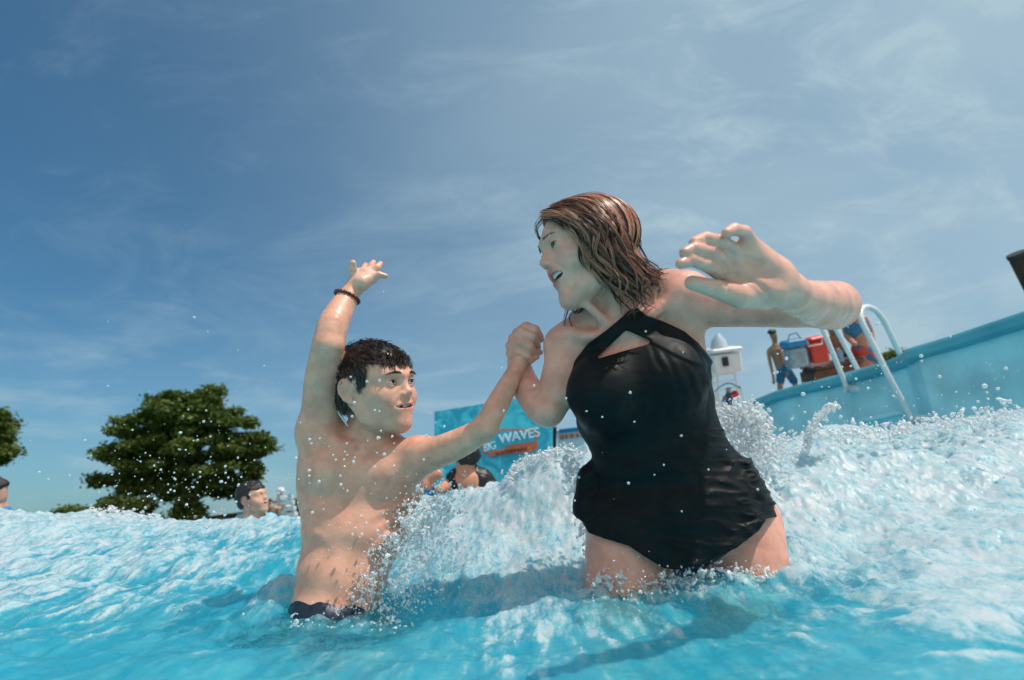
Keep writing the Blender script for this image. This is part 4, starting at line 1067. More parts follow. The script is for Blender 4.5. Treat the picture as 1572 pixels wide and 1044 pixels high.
# loose drops
for _ in range(420):
    x = rng.uniform(140, 1560); y = 790-rng.exponential(75)
    if y < 330: continue
    dr.add(P(x, y, rng.uniform(.8, 2.2)), (.35+1.5*rng.rand()**4)*1.2/FPX)
for _ in range(260):
    dr.add(P(rng.normal(290, 90), rng.normal(735, 55), rng.uniform(.9, 1.6)), (.5+1.3*rng.rand()**3)*1.2/FPX)
for _ in range(240): dr.add(P(rng.uniform(1180, 1572), rng.normal(620, 50), rng.uniform(1.0, 1.8)), (.4+2.6*rng.rand()**5)*1.3/FPX)
for x, y, r in ((968, 604, 4), (925, 640, 3), (1045, 668, 3.5), (975, 648, 2.5), (900, 630, 2.5), (1018, 715, 3), (890, 712, 3), (965, 742, 4), (1004, 729, 2.5), (1088, 722, 3), (968, 600, 2), (1095, 540, 3), (1048, 540, 2.5), (1045, 785, 2.5), (990, 510, 3),
                (545, 617, 4.5), (582, 584, 4), (562, 585, 3), (538, 578, 3), (575, 630, 3.5), (583, 633, 3), (540, 640, 3.5), (582, 672, 4), (490, 740, 4), (531, 680, 3), (820, 590, 3), (772, 630, 3), (683, 653, 3.5), (1302, 690, 4), (1290, 640, 5), (1315, 662, 4), (1510, 592, 6), (1530, 613, 4), (1260, 658, 5)):
    dr.add(P(x+rng.normal(), y+rng.normal(), .92), r*.92/FPX*.55)
for _ in range(450):                                              # beads of light on the foam
    x = rng.uniform(0, 1572); y = rng.uniform(700, 1040)
    yy = rng.uniform(.5, 1.9); iu = int(np.clip(np.searchsorted(us, x), 0, NU-1)); iy = int(np.searchsorted(ysamp, yy)); 
    if foam[iu, iy] > .25: dr.add(np.array([X[iu, iy], Y[iu, iy], Zd[iu, iy]+.001]), (.5+1.6*rng.rand()**3)*yy/FPX)
dr.build('water_drops', 'white water drops flying over the waves and past the two swimmers', 'drops', mdrop)
for g, lab in ((sp1, 'white splash leaping in front of the boy\'s belly'), (sp2, 'splash curling round the woman\'s hips and thighs'), (sp3, 'ragged spray thrown up from the wave crest')):
    v, q = polygonise(g, .0020); o = link('splash', mesh_np('splash', v, q), mspl); tag(o, lab, 'splash', kind='stuff')
# ================================================================== the place around the pool
TOPZ = 1.90
WALLPX = [(1000, 672), (1060, 655), (1102, 639), (1158, 616), (1197, 600), (1242, 588), (1288, 577), (1353, 559), (1386, 547), (1405, 534), (1467, 516), (1572, 481), (1760, 420), (2100, 300)]
WP = np.array([PZ(x, y, TOPZ if x < 1370 else TOPZ+.03*min(1, (x-1370)/35)) for x, y in WALLPX])
WP[0] = PZ(1000, 672, TOPZ)
def wall_y(px): return float(np.interp(px, [p[0] for p in WALLPX], WP[:, 1]))
wall_m = simple('blue_pool_wall_paint', (.40, .76, .84), .42, .16, 2.2, bump=.15, bscale=6)
cop_m = simple('teal_coping_paint', (.09, .40, .50), .35, .12, 1.5)
def strip(mb, pts, offs, closed=False):
    """sweep a profile (outward offset, dz) along the plan polyline"""
    pts = np.asarray(pts); n = len(pts); t = np.gradient(pts[:, :2], axis=0); t /= np.linalg.norm(t, axis=1)[:, None]
    nn = np.stack([t[:, 1], -t[:, 0]], 1); nn *= np.sign((nn@np.array([1., 0.]))[:, None])       # away from the pool (east)
    v = []
    for i in range(n):
        for o, dz in offs: v.append((pts[i, 0]+nn[i, 0]*o, pts[i, 1]+nn[i, 1]*o, pts[i, 2]+dz))
    k = len(offs); f = [(i*k+j, i*k+(j+1) % k, (i+1)*k+(j+1) % k, (i+1)*k+j) for i in range(n-1) for j in range(k)]
    f += [tuple(range(k)), tuple(reversed(range((n-1)*k, n*k)))]
    mb.add(v, f)
wall = empty('pool_wall', tuple(WP[4])); tag(wall, 'high pale blue wave pool side wall with a darker teal coping along its top', 'pool wall')
mb = MB(); strip(mb, WP, [(0, -.16), (0, -2.9), (.45, -2.9), (.45, -.16)]); mb.build('wall_face', wall_m, wall)
mb = MB(); strip(mb, WP, [(-.10, -.005), (-.12, -.04), (-.12, -.13), (-.09, -.158), (.5, -.158), (.5, 0.0), (-.04, 0.012)]); mb.build('coping', cop_m, wall)
mb = MB(); a_ = PY(1308, 600, wall_y(1308)-.03); b2 = PY(1372, 590, wall_y(1372)-.03)
q0 = (a_+b2)/2; tdir = nrm((b2-a_)*np.array([1, 1, 0])); nd = np.array([tdir[1], -tdir[0], 0]); 
mb.box(q0+np.array([0, 0, -.42]), (np.linalg.norm(b2-a_)*1.0, .10, .06), [tdir, nd, (0, 0, 1)], .01); mb.box(q0+np.array([0, 0, -.80]), (np.linalg.norm(b2-a_)*1.0, .10, .06), [tdir, nd, (0, 0, 1)], .01)
mb.build('step', wall_m, wall)
# deck behind the wall, ground, far pool edge
concrete = simple('pale_concrete', (.42, .40, .37), .85, .12, 1.2, bump=.4, bscale=25)
mb = MB()
n = len(WP); v = [(p[0]+.5, p[1], TOPZ-.30) for p in WP]+[(60, p[1], TOPZ-.30) for p in WP]
mb.add(v, [(i, n+i, n+i+1, i+1) for i in range(n-1)]); 
mb.add([(WP[0][0]+.5, WP[0][1], TOPZ-.30), (60, WP[0][1], TOPZ-.30), (60, 60, TOPZ-.30), (WP[0][0]-1.5, 60, TOPZ-.30)], [(0, 1, 2, 3)])
mb.add([(WP[0][0]-1.5, 60, -1.5), (WP[0][0]-1.5, 60, TOPZ-.3), (WP[0][0]+.5, WP[0][1], TOPZ-.3), (WP[0][0]+.5, WP[0][1], -1.5)], [(0, 1, 2, 3)])
tag(mb.build('pool_deck', concrete), kind='structure')
grass_m = simple('lawn', (.05, .085, .025), .9, .3, .4, bump=.6, bscale=8)
mb = MB(); S_ = 3500
mb.add([(-S_, 15.6, .30), (1.5, 15.6, .30), (1.5, 60, .30), (-S_, 60, .30)], [(0, 1, 2, 3)])
mb.add([(-S_, 60, .30), (S_, 60, .30), (S_, S_, .30), (-S_, S_, .30)], [(0, 1, 2, 3)])
mb.add([(-S_, -S_, .30), (-28, -S_, .30), (-28, 15.6, .30), (-S_, 15.6, .30)], [(0, 1, 2, 3)])
mb.add([(-28, -S_, .30), (S_, -S_, .30), (S_, -25, .30), (-28, -25, .30)], [(0, 1, 2, 3)])
tag(mb.build('ground', grass_m), kind='structure')
white_m = simple('white_painted_rim', (.70, .74, .75), .5, .06, 3)
mb = MB(); mb.box((-13, 15.0, -.15), (30, 1.1, 1.24), bev=.03); mb.box((-13, 14.42, .40), (30, .12, .10), bev=.02)
tag(mb.build('pool_edge', white_m), 'low white rim of the far pool side under the trees', 'pool edge')

# ---------------------------------------------------------------- ladder handrails
rail_m = simple('white_rail_enamel', (.72, .76, .78), .22, .04, 5)
def rail(front, back, label, foot=None):
    """front/back: photo px of the two legs from the arch down"""
    ob = empty('ladder_handrail', tuple(PY(front[-1][0], front[-1][1], wall_y(front[-1][0])-.12)))
    tag(ob, label, 'handrail', 'white handrails of the pool ladder')
    yf = wall_y(front[-1][0])-.14; yb = yf+.75
    pts = [PY(x, y, yf+(.06 if i == 0 else 0)) for i, (x, y) in enumerate(reversed(front))]
    pts += [PY(x, y, yf+(yb-yf)*(i+1)/len(back)) for i, (x, y) in enumerate(back)]
    # smooth the arch
    for _ in range(2):
        q = [pts[0]]
        for a, b in zip(pts[:-1], pts[1:]): q += [a*.75+b*.25, a*.25+b*.75]
        pts = q+[pts[-1]]
    mb = MB(); mb.tube(pts, .036, 12); mb.build('rail_tube', rail_m, ob, smooth=True)
    mb = MB(); c = pts[0]; mb.tube([c+np.array([-.03, 0, 0]), c+np.array([.16, 0, 0])], .055, 12); mb.build('wall_flange', rail_m, ob, smooth=True)
    c = pts[-1]; mb = MB(); mb.tube([c+np.array([0, 0, -.02]), c+np.array([0, 0, .03])], .07, 12); mb.build('deck_flange', rail_m, ob, smooth=True)
rail([(1252, 480), (1266, 512), (1301, 598)], [(1262, 472), (1280, 498), (1318, 570), (1322, 578)], 'white curved ladder handrail beside the red cooler, partly behind the woman\'s elbow')
rail([(1317, 482), (1340, 528), (1366, 582), (1401, 645)], [(1328, 468), (1352, 480), (1382, 545), (1386, 552)], 'white curved ladder handrail arching free against the sky, right of the bathers')

# ---------------------------------------------------------------- small figures
def fig(name_label, cat_group, parts, D, base, vox, skin=(.42, .24, .16)):
    """parts: list of (px,py,dD,r) limb chains; returns empty and SDF"""
    e = empty('person', base); tag(e, name_label, 'person', cat_group); g = SDF()
    for ch in parts: limb(g, [(x, y, D+d, r) for x, y, d, r in ch], RPX(2.5, D), sub=2)
    v, q = polygonise(g, vox); me = mesh_np('body', v, q); set_col(me, skin_colour(v, skin)); link('body', me, SKIN_F, e)
    return e, g
def wear(name, e, chains, D, vox, mat, k=2.5, post=None):
    g = SDF()
    for ch in chains: limb(g, [(x, y, D+d, r) for x, y, d, r in ch], RPX(k, D), sub=2)
    v, q = polygonise(g, vox, post=post); return link(name, mesh_np(name, v, q), mat, e)
def hairball(e, c, r, D, mat, vox, name='hair', seed=0):
    g = SDF(); g.u(ell(P(c[0], c[1], D), [RPX(q, D) for q in r], np.array([pxaxis(1, 0), pxaxis(0, 1), V(0, 0, 1)])), 0)
    rr = RPX(min(r), D)
    v, q = polygonise(g, vox, post=lambda p, d: d+rr*.22*fbm(p/rr*1.3+seed, 3)); return link(name, mesh_np(name, v, q), mat, e)
dark_hair = simple('dark_wet_hair', (.010, .008, .008), .35, .5, 120, bump=.5, bscale=200)
blue_cloth = simple('blue_swim_cloth', (.01, .13, .28), .6, .3, 20, bump=.3); black_cloth = simple('black_rash_shirt', (.010, .012, .014), .45, .4, 30, bump=.4, bscale=40)
D = wall_y(1200)+.9; D /= math.cos(PITCH)*1.0
D1 = 10.6
e, g = fig('shirtless teenager with black hair and blue shorts standing on the deck beside the coolers', 'bathers standing on the pool deck',
    [[(1187, 514, 0, 5.2), (1189, 521, 0, 4.2), (1190, 528, 0, 2.6)], [(1190, 527, 0, 3), (1191, 538, 0, 8.0), (1195, 552, 0, 7.6), (1199, 565, 0, 7.2), (1205, 572, 0, 8)],
     [(1184, 535, 0, 3.4), (1180, 541, 0, 3.0), (1183, 560, -.05, 2.4), (1187, 577, -.1, 2.0), (1188, 588, -.1, 2.2)], [(1198, 532, 0, 3.4), (1207, 536, 0, 3.2), (1213, 548, -.1, 2.5), (1220, 553, -.2, 2.2), (1226, 552, -.25, 2.2)],
     [(1200, 572, 0, 5.4), (1198, 588, 0, 4.6), (1198, 606, 0, 3.2), (1204, 640, .1, 2.6)], [(1212, 572, 0, 5.2), (1219, 586, 0, 4.4), (1224, 602, 0, 3.2), (1232, 634, .1, 2.6)]], D1, tuple(P(1206, 640, D1)), .011, (.34, .19, .12))
wear('shorts', e, [[(1199, 562, 0, 7.8), (1203, 570, 0, 8.6)], [(1199, 570, 0, 6.6), (1198, 584, 0, 6.2)], [(1209, 570, 0, 6.8), (1218, 584, 0, 6.2)]], D1, .010, blue_cloth)
hairball(e, (1185, 510), (6.6, 4.6, 5.5), D1, dark_hair, .008)
# cooler held/standing on the brown storage box
def boxpx(mb, x0, y0, x1, y1, D, depth, bev=.02, lean=(1, -.20)):
    c = P((x0+x1)/2, (y0+y1)/2, D); R1 = nrm(_r*1.0+0*_u); rr = pxaxis(lean[0], lean[1]); uu = pxaxis(-lean[1]*-1, -1) if False else nrm(V(lean[1], lean[0], 0)*np.array(1.0))
    up = nrm(V(-(-lean[1]), 1, 0)); rr = nrm(V(1, -lean[1], 0)); up = nrm(V(lean[1], 1, 0)); n_ = np.cross(rr, up)
    mb.box(c, (RPX(x1-x0, D), depth, RPX(y1-y0, D)), [rr, -n_, up], bev)
Dc = 10.2
bx_ = empty('storage_bench', tuple(P(1275, 600, Dc+.3))); tag(bx_, 'dark brown wooden bench behind the pool wall under the red cooler', 'bench')
wood = simple('brown_wood', (.10, .04, .025), .6, .35, 6, bump=.5, bscale=30)
mb = MB(); boxpx(mb, 1238, 556, 1313, 561, Dc+.3, .55, .01); mb.build('seat', wood, bx_)
mb = MB(); boxpx(mb, 1243, 562, 1311, 600, Dc+.3, .45, .01); mb.build('front_panel', wood, bx_)
for x in (1246, 1278, 1310):
    mb = MB(); boxpx(mb, x-3, 572, x+3, 625, Dc+.32, .5, .005); mb.build('leg', wood, bx_)
rc_ = empty('cooler', tuple(P(1254, 556, Dc))); tag(rc_, 'bright red cooler box standing on the brown bench', 'cooler', 'coolers on the deck')
red = simple('red_plastic', (.62, .045, .025), .4, .1, 8)
mb = MB(); boxpx(mb, 1239, 523, 1265, 556, Dc, .32, .025); mb.build('body', red, rc_)
mb = MB(); boxpx(mb, 1236, 517, 1262, 522.4, Dc, .35, .02); mb.build('lid', red, rc_)
mb = MB(); a = P(1240, 524, Dc-.19); b2 = P(1262, 520, Dc-.19); mb.tube([a, P(1241, 532, Dc-.25), P(1262, 528, Dc-.25), b2], .012, 8); mb.build('handle', simple('pale_handle', (.6, .6, .58), .5), rc_, smooth=True)
gc = empty('cooler', tuple(P(1220, 566, Dc-.1))); tag(gc, 'grey soft cooler with a blue lid carried beside the shirtless teenager', 'cooler', 'coolers on the deck')
mb = MB(); boxpx(mb, 1208, 534, 1234, 564, Dc-.1, .30, .03); mb.build('body', simple('grey_fabric', (.30, .34, .37), .8, .2, 12, bump=.4), gc)
mb = MB(); boxpx(mb, 1202, 521, 1233, 533, Dc-.1, .34, .03); mb.build('lid', simple('blue_lid', (.02, .20, .40), .5, .15), gc)
mb = MB(); boxpx(mb, 1231, 538, 1241, 562, Dc-.02, .12, .01); mb.build('side_pocket', simple('blue_pocket', (.05, .20, .36), .7, .15), gc)
mb = MB(); mb.tube([P(1209, 524, Dc-.28), P(1212, 514, Dc-.26), P(1222, 511, Dc-.26), P(1230, 520, Dc-.28)], .010, 8); mb.build('strap', simple('dark_strap', (.03, .04, .05), .7), gc, smooth=True)
# seated bather and bather in a blue swimsuit
e, g = fig('dark haired bather bending over behind the first handrail, in black shorts', 'bathers standing on the pool deck',
    [[(1277, 505, 0, 6), (1279, 513, 0, 5), (1282, 520, 0, 4)], [(1284, 520, 0, 8), (1286, 532, 0, 9.5), (1292, 545, 0, 10), (1300, 556, 0, 10)], [(1276, 520, 0, 4), (1271, 535, -.1, 3.4), (1282, 545, -.3, 3), (1290, 540, -.3, 3)],
     [(1296, 556, 0, 7), (1284, 564, -.3, 6), (1280, 590, -.3, 4.5)], [(1304, 558, 0, 7), (1296, 568, -.3, 6), (1296, 595, -.3, 4.5)]], 10.9, tuple(P(1300, 620, 10.9)), .013, (.30, .15, .09))
wear('shorts', e, [[(1293, 546, 0, 10.6), (1301, 557, 0, 10.8)], [(1299, 558, 0, 8.2), (1290, 562, -.15, 7.4)]], 10.9, .012, black_cloth)
hairball(e, (1276, 502), (6.5, 5.5, 6), 10.9, dark_hair, .010, seed=3)
bt = empty('water_bottle', tuple(P(1294, 553, 10.3))); tag(bt, 'pale blue drinks bottle standing on the bench behind the handrail', 'bottle')
mb = MB(); mb.tube([P(1292, 556, 10.3), P(1290, 548, 10.3), P(1288, 540, 10.3), P(1287, 538, 10.3)], [.055, .055, .055, .03], 14); mb.build('body', simple('blue_bottle', (.16, .36, .52), .2, .1), bt, auto=40)
mb = MB(); mb.tube([P(1287, 537.6, 10.3), P(1286, 534.6, 10.3)], .03, 12); mb.build('cap', simple('bottle_cap', (.5, .55, .6), .4), bt, auto=40)
e, g = fig('tanned bather in a blue and red two-piece swimsuit standing between the handrails', 'bathers standing on the pool deck',
    [[(1304, 470, 0, 7.5), (1306, 480, 0, 6.5), (1309, 490, 0, 5)], [(1311, 494, 0, 13), (1315, 508, 0, 13), (1320, 524, 0, 12), (1326, 540, 0, 15), (1330, 552, 0, 16)], [(1298, 498, 0, 5.5), (1300, 515, 0, 4.5), (1312, 528, -.3, 4)],
     [(1326, 490, 0, 5.5), (1336, 510, 0, 4.8), (1340, 532, -.1, 4)], [(1324, 552, 0, 9.5), (1322, 580, 0, 7.5), (1328, 620, 0, 5.5)], [(1338, 550, 0, 9.5), (1344, 580, 0, 7.5), (1350, 612, 0, 5.5)]], 10.4, tuple(P(1336, 625, 10.4)), .014, (.40, .20, .13))
wear('swim_top', e, [[(1308, 502, 0, 13.6), (1318, 500, 0, 13.4)], [(1309, 508, 0, 13.4), (1321, 507, 0, 13.2)]], 10.4, .012, blue_cloth)
mstripe, t, b = newmat('blue_red_pattern'); setp(b, rough=.6); geo = t.nodes.new('ShaderNodeNewGeometry'); wv = t.nodes.new('ShaderNodeTexVoronoi'); wv.inputs['Scale'].default_value = 9
t.links.new(geo.outputs['Position'], wv.inputs[0]); sc_ = t.nodes.new('ShaderNodeSeparateColor'); t.links.new(wv.outputs['Color'], sc_.inputs[0]); t.links.new(mixc(t, ramp(t, sc_.outputs[0], .55, .6), (.01, .12, .26), (.50, .05, .04)), b.inputs['Base Color'])
wear('swim_brief', e, [[(1322, 536, 0, 13.8), (1330, 546, 0, 16.6)], [(1328, 541, 0, 15.2), (1332, 549, 0, 16.8)]], 10.4, .012, mstripe)
hairball(e, (1303, 466), (8, 7, 8), 10.4, dark_hair, .012, seed=5)

# ---------------------------------------------------------------- lifeguard stands
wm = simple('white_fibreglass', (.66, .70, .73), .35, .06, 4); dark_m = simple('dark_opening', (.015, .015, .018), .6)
DT = 17.0
tw = empty('lifeguard_tower', tuple(P(1112, 625, DT))); tag(tw, 'tall white lifeguard tower with a dark opening and pale pointed top behind the woman', 'lifeguard tower')
mb = MB(); boxpx(mb, 1090, 542, 1132, 572, DT, .75, .04, (1, -.12)); mb.build('cabin', wm, tw)
mb = MB(); boxpx(mb, 1085, 534, 1131, 540, DT, .95, .03, (1, -.12)); mb.build('platform_rail', wm, tw)
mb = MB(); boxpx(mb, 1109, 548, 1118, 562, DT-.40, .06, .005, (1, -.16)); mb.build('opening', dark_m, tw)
mb = MB()
c0 = P(1104, 534, DT); c1 = P(1102, 512, DT); mb.tube([c0, (c0+c1)/2, c1], [.26, .20, .04], 14); mb.build('pointed_cover', simple('pale_blue_cover', (.42, .54, .64), .6, .1), tw, auto=50)
for x0, x1 in ((1093, 1092), (1101, 1102), (1128, 1136)):
    mb = MB(); mb.tube([P(x0, 573, DT+.3), P(x1+3, 640, DT+.3)], .035, 8); mb.build('leg', wm, tw, smooth=True)
mb = MB()
for k in range(5): mb.tube([P(1095+k*.6, 578+k*11, DT-.3), P(1128+k*1.4, 572+k*11, DT-.3)], .028, 8)
mb.build('ladder_rungs', wm, tw, smooth=True)
cn = empty('sun_canopy', tuple(P(1120, 640, 14.5))); tag(cn, 'curved blue sun canopy on thin poles below the white tower', 'canopy')
mb = MB(); rows = []
for i in range(13):
    u = i/12; x = 1097+u*40; y = 600-11*math.sin(math.pi*min(1, u*1.05)*.93)-u*3
    rows.append([P(x, y+dy, 14.5+dd) for dy, dd in ((0, -.6), (2.2, -.6), (2.2, .6), (0, .6))])
v = [p for r_ in rows for p in r_]; f = [(i*4+j, i*4+(j+1) % 4, (i+1)*4+(j+1) % 4, (i+1)*4+j) for i in range(12) for j in range(4)]+[(0, 1, 2, 3), (51, 50, 49, 48)]
mb.add(v, f); mb.build('canopy_cloth', simple('blue_canopy', (.02, .16, .30), .5, .15), cn, auto=40)
for x0, y0, x1, y1 in ((1099, 600, 1104, 650), (1135, 592, 1150, 640)):
    for dd in (-.55, .55):
        mb = MB(); mb.tube([P(x0, y0, 14.5+dd), P(x1, y1, 14.5+dd)], .022, 8); mb.build('pole', wm, cn, smooth=True)
e, g = fig('lifeguard in a blue shirt sitting under the blue canopy', None, [[(1118, 601, 0, 3.6), (1118, 606, 0, 3)], [(1119, 610, 0, 5.5), (1121, 622, 0, 5.5)], [(1112, 610, 0, 2.2), (1109, 620, -.1, 2), (1112, 628, -.3, 2)], [(1126, 609, 0, 2.2), (1130, 618, -.1, 2)], [(1117, 626, 0, 3.4), (1113, 632, -.4, 3), (1113, 648, -.4, 2)], [(1124, 625, 0, 3.4), (1122, 631, -.4, 3), (1122, 648, -.4, 2)]], 14.4, tuple(P(1120, 640, 14.4)), .02)
wear('shirt', e, [[(1119, 608, 0, 5.8), (1121, 622, 0, 6.4)]], 14.4, .018, blue_cloth); wear('cap', e, [[(1117.5, 598.5, 0, 3.6), (1119, 598.6, 0, 3.6)]], 14.4, .015, wm)
bl = MB(); c = P(1128, 606, 14.1); bl.tube([c+np.array([0, 0, z]) for z in (-.10, -.07, 0, .07, .10)], [.03, .08, .11, .08, .03], 12); tag(bl.build('rescue_float', red, None, smooth=True), 'small red rescue float hanging beside the lifeguard in blue', 'float')
# left stand far across the pool
DL = 14.0
ls = empty('lifeguard_chair', tuple(P(437, 796, DL))); tag(ls, 'white slatted lifeguard chair on the far left pool side', 'lifeguard chair')
for x0, x1 in ((444, 456), (428, 424), (409, 407), (404, 402)):
    mb = MB(); mb.tube([P(x0 if x0 > 426 else x0, 757 if x0 > 426 else 770, DL+(.25 if x0 % 2 else -.25)), P(x1, 799, DL+(.25 if x0 % 2 else -.25))], .038, 8); mb.build('leg', wm, ls, smooth=True)
for y in (764, 772, 781, 790):
    mb = MB(); mb.box(P(440+(y-764)*.12, y, DL-.25), (RPX(20+(y-764)*.3, DL), .05, .10), bev=.01); mb.build('slat', wm, ls)
mb = MB(); mb.box(P(432, 778, DL), (.42, .5, .06), bev=.01); mb.build('seat', wm, ls)
e, g = fig('lifeguard in a white sun hat and blue shirt seated on the far white chair', None, [[(431, 757, 0, 3.4), (430, 762, 0, 2.6)], [(431, 766, 0, 4.8), (432, 777, 0, 5)], [(427, 766, 0, 2.2), (421, 772, -.2, 1.8), (418, 768, -.3, 1.8)], [(431, 778, 0, 3), (422, 780, -.3, 2.8), (421, 793, -.3, 2.2)], [(435, 778, 0, 3), (428, 781, -.3, 2.8), (427, 794, -.3, 2.2)]], DL-.1, tuple(P(430, 780, DL-.1)), .02)
wear('shirt', e, [[(431, 766, 0, 5.3), (432, 776, 0, 5.4)]], DL-.1, .018, simple('sky_blue_shirt', (.05, .30, .50), .7, .15)); wear('sun_hat', e, [[(430, 752.5, 0, 4.4), (432, 752.5, 0, 4.6)], [(425, 755.5, 0, 1.2), (437, 755, 0, 1.2)]], DL-.1, .014, wm)
e, g = fig('small child in a pink and brown swimsuit standing below the far lifeguard chair', None, [[(414, 770, 0, 3), (414, 775, 0, 2.2)], [(414, 778, 0, 3.4), (415, 787, 0, 3.4)], [(412, 789, 0, 1.8), (412, 799, 0, 1.5)], [(417, 789, 0, 1.8), (417, 799, 0, 1.5)], [(411, 778, 0, 1.4), (408, 786, 0, 1.2)], [(418, 778, 0, 1.4), (420, 786, 0, 1.2)]], DL-.6, tuple(P(414, 799, DL-.6)), .015)
wear('swimsuit', e, [[(414, 780, 0, 3.8), (415, 789, 0, 3.9)]], DL-.6, .014, simple('brown_pink_swimsuit', (.25, .10, .09), .7, .3, 30)); hairball(e, (414, 768), (3.3, 2.6, 3), DL-.6, dark_hair, .014)

# ---------------------------------------------------------------- billboard with lettering
YS = 9.0
c00 = PY(667, 760, YS+.35); c01 = PY(667, 632, YS+.35); c10 = PY(847, 735, YS-.15); c11 = PY(847, 603, YS-.15)
bb_ = empty('billboard', tuple(PY(760, 770, YS))); tag(bb_, 'turquoise water park billboard with a red-edged wave logo behind the swimmers', 'billboard')
def quad_pt(u, v_, off=0):
    a = c00*(1-u)+c10*u; b = c01*(1-u)+c11*u; p = a*(1-v_)+b*v_; return p+off*bn
bn = nrm(np.cross(c10-c00, c01-c00)); bn = bn*(-1 if bn[1] > 0 else 1)
mb = MB(); fr = [quad_pt(u, v_) for u, v_ in ((0, 0), (1, 0), (1, 1), (0, 1))]; bk = [p-bn*.08 for p in fr]
mb.add(fr+bk, [(0, 1, 2, 3), (7, 6, 5, 4), (0, 4, 5, 1), (1, 5, 6, 2), (2, 6, 7, 3), (3, 7, 4, 0)])
mt, t, b = newmat('turquoise_print'); setp(b, rough=.45); geo = t.nodes.new('ShaderNodeNewGeometry')
n_ = t.nodes.new('ShaderNodeTexNoise'); n_.inputs['Scale'].default_value = 4.5; n_.inputs['Detail'].default_value = 5; n_.inputs['Distortion'].default_value = 1.2; t.links.new(geo.outputs['Position'], n_.inputs[0])
t.links.new(mixc(t, ramp(t, n_.outputs[0], .38, .66), (.005, .33, .50), (.06, .58, .72)), b.inputs['Base Color']); mb.build('panel', mt, bb_)
for u in (.06, .94):
    mb = MB(); p = quad_pt(u, 0)-bn*.14; q = quad_pt(u, .95)-bn*.14; mb.tube([p-np.array([0, 0, 1.6]), q], .04, 10); mb.build('post', simple('steel_post', (.3, .31, .32), .4, metal=.8), bb_, smooth=True)
rr = nrm(c10-c00)
def text(s_, u, v_, h_, mat, name, off, slant=0, ext=.012, bold=.0, sx=1.0, parent=bb_):
    cu_ = bpy.data.curves.new(name, 'FONT'); cu_.body = s_; cu_.size = 1; cu_.extrude = ext; cu_.offset = bold; cu_.align_x = 'CENTER'; cu_.align_y = 'CENTER'
    o = bpy.data.objects.new(name, cu_); COL.objects.link(o); dg = bpy.context.evaluated_depsgraph_get(); me = bpy.data.meshes.new_from_object(o.evaluated_get(dg))
    bpy.data.objects.remove(o); co = np.zeros(len(me.vertices)*3); me.vertices.foreach_get('co', co); co = co.reshape(-1, 3)
    co[:, 1] *= 1+0.0*co[:, 0]; xd = math.cos(slant)*rr+math.sin(slant)*ub_; yd = nrm(np.cross(-bn, xd))*-1; yd = nrm(ub_-xd*(ub_@xd))
    c = quad_pt(u, v_, off); W_ = c+co[:, :1]*xd*h_*sx+co[:, 1:2]*yd*h_+(co[:, 2:3]+.0)*bn*.3
    me.vertices.foreach_set('co', W_.ravel().astype(np.float32)); me.update(); me.materials.append(mat)
    ob = bpy.data.objects.new(name, me); COL.objects.link(ob); ob.parent = parent; ob.location = -Vector(parent.location); return ob
ub_ = nrm((c01-c00)); org = simple('orange_red_print', (.60, .15, .07), .5, .1); wht = simple('white_print', (.72, .82, .86), .5, .05); brn = simple('brown_print', (.10, .05, .03), .5); nav = simple('blue_print', (.02, .20, .42), .5)
def plate(pts, mat, name, off, th=.01):
    f_ = [quad_pt(u, v_, off) for u, v_ in pts]; k_ = [p-bn*th for p in f_]; n = len(pts); mb = MB()
    mb.add(f_+k_, [tuple(range(n)), tuple(reversed(range(n, 2*n)))]+[(i, (i+1) % n+0, n+(i+1) % n, n+i)[::-1] for i in range(n)]); mb.build(name, mat, bb_)
def uv(px, py):
    # photo px -> board coordinates
    d = nrm(P(px, py, 1)-CAM); t_ = ((c00-CAM)@bn)/(d@bn); p = CAM+d*t_-c00; A = np.stack([c10-c00, c01-c00], 1); s_, *_ = np.linalg.lstsq(A, p, rcond=None); return float(s_[0]), float(s_[1])
outl = [uv(x, y) for x, y in ((738, 684), (741, 696), (752, 701), (815, 692), (822, 689), (823, 680), (821, 676), (822, 664), (816, 659), (770, 658), (745, 664), (738, 674))]
plate(outl[::-1], org, 'logo_outline', .016)
inn = [uv(x, y) for x, y in ((741, 684), (744, 693), (753, 697), (772, 694), (774, 684), (812, 678), (819, 676), (819, 666), (814, 662), (771, 661), (748, 667), (741, 675))]
plate(inn[::-1], simple('logo_blue', (.02, .40, .58), .5, .1), 'logo_field', .024)
u, v_ = uv(795, 669); text('WAVES', u, v_, .205, wht, 'lettering', .034, .03, .03, .012, 1.0)
u, v_ = uv(751, 686); text('BIG', u, v_, .17, wht, 'lettering', .034, .10, .03, .010, .8)
ban = [uv(x, y) for x, y in ((752, 692), (754, 700), (815, 693.5), (814, 684.5))]; plate(ban, org, 'logo_banner', .032)
u, v_ = uv(784, 692.5); text('WATERPARK', u, v_, .082, brn, 'lettering', .042, .02, .03, .004, 1.12)
# black speaker post and the second sign
sp_ = empty('speaker_post', tuple(P(852, 700, 9.3))); tag(sp_, 'narrow black loudspeaker post at the right end of the turquoise billboard', 'loudspeaker')
mb = MB(); boxpx(mb, 846, 655, 854, 688, 9.3, .12, .01, (1, .03)); mb.build('cabinet', dark_m, sp_); mb = MB(); mb.tube([P(851, 688, 9.3), P(853, 760, 9.3)], .03, 8); mb.build('pole', dark_m, sp_, smooth=True)
s2 = empty('sign_board', tuple(P(880, 700, 9.6))); tag(s2, 'white sign with a blue band and orange letters beside the woman\'s waist', 'sign')
def tilt_box(x0, y0, x1, y1, D, dep, mat, name, sl=-.12): mb = MB(); boxpx(mb, x0, y0, x1, y1, D, dep, .004, (1, sl)); return mb.build(name, mat, s2)
tilt_box(856, 656, 925, 690, 9.6, .05, white_m, 'panel'); tilt_box(858, 655, 924, 661, 9.56, .05, nav, 'blue_band')
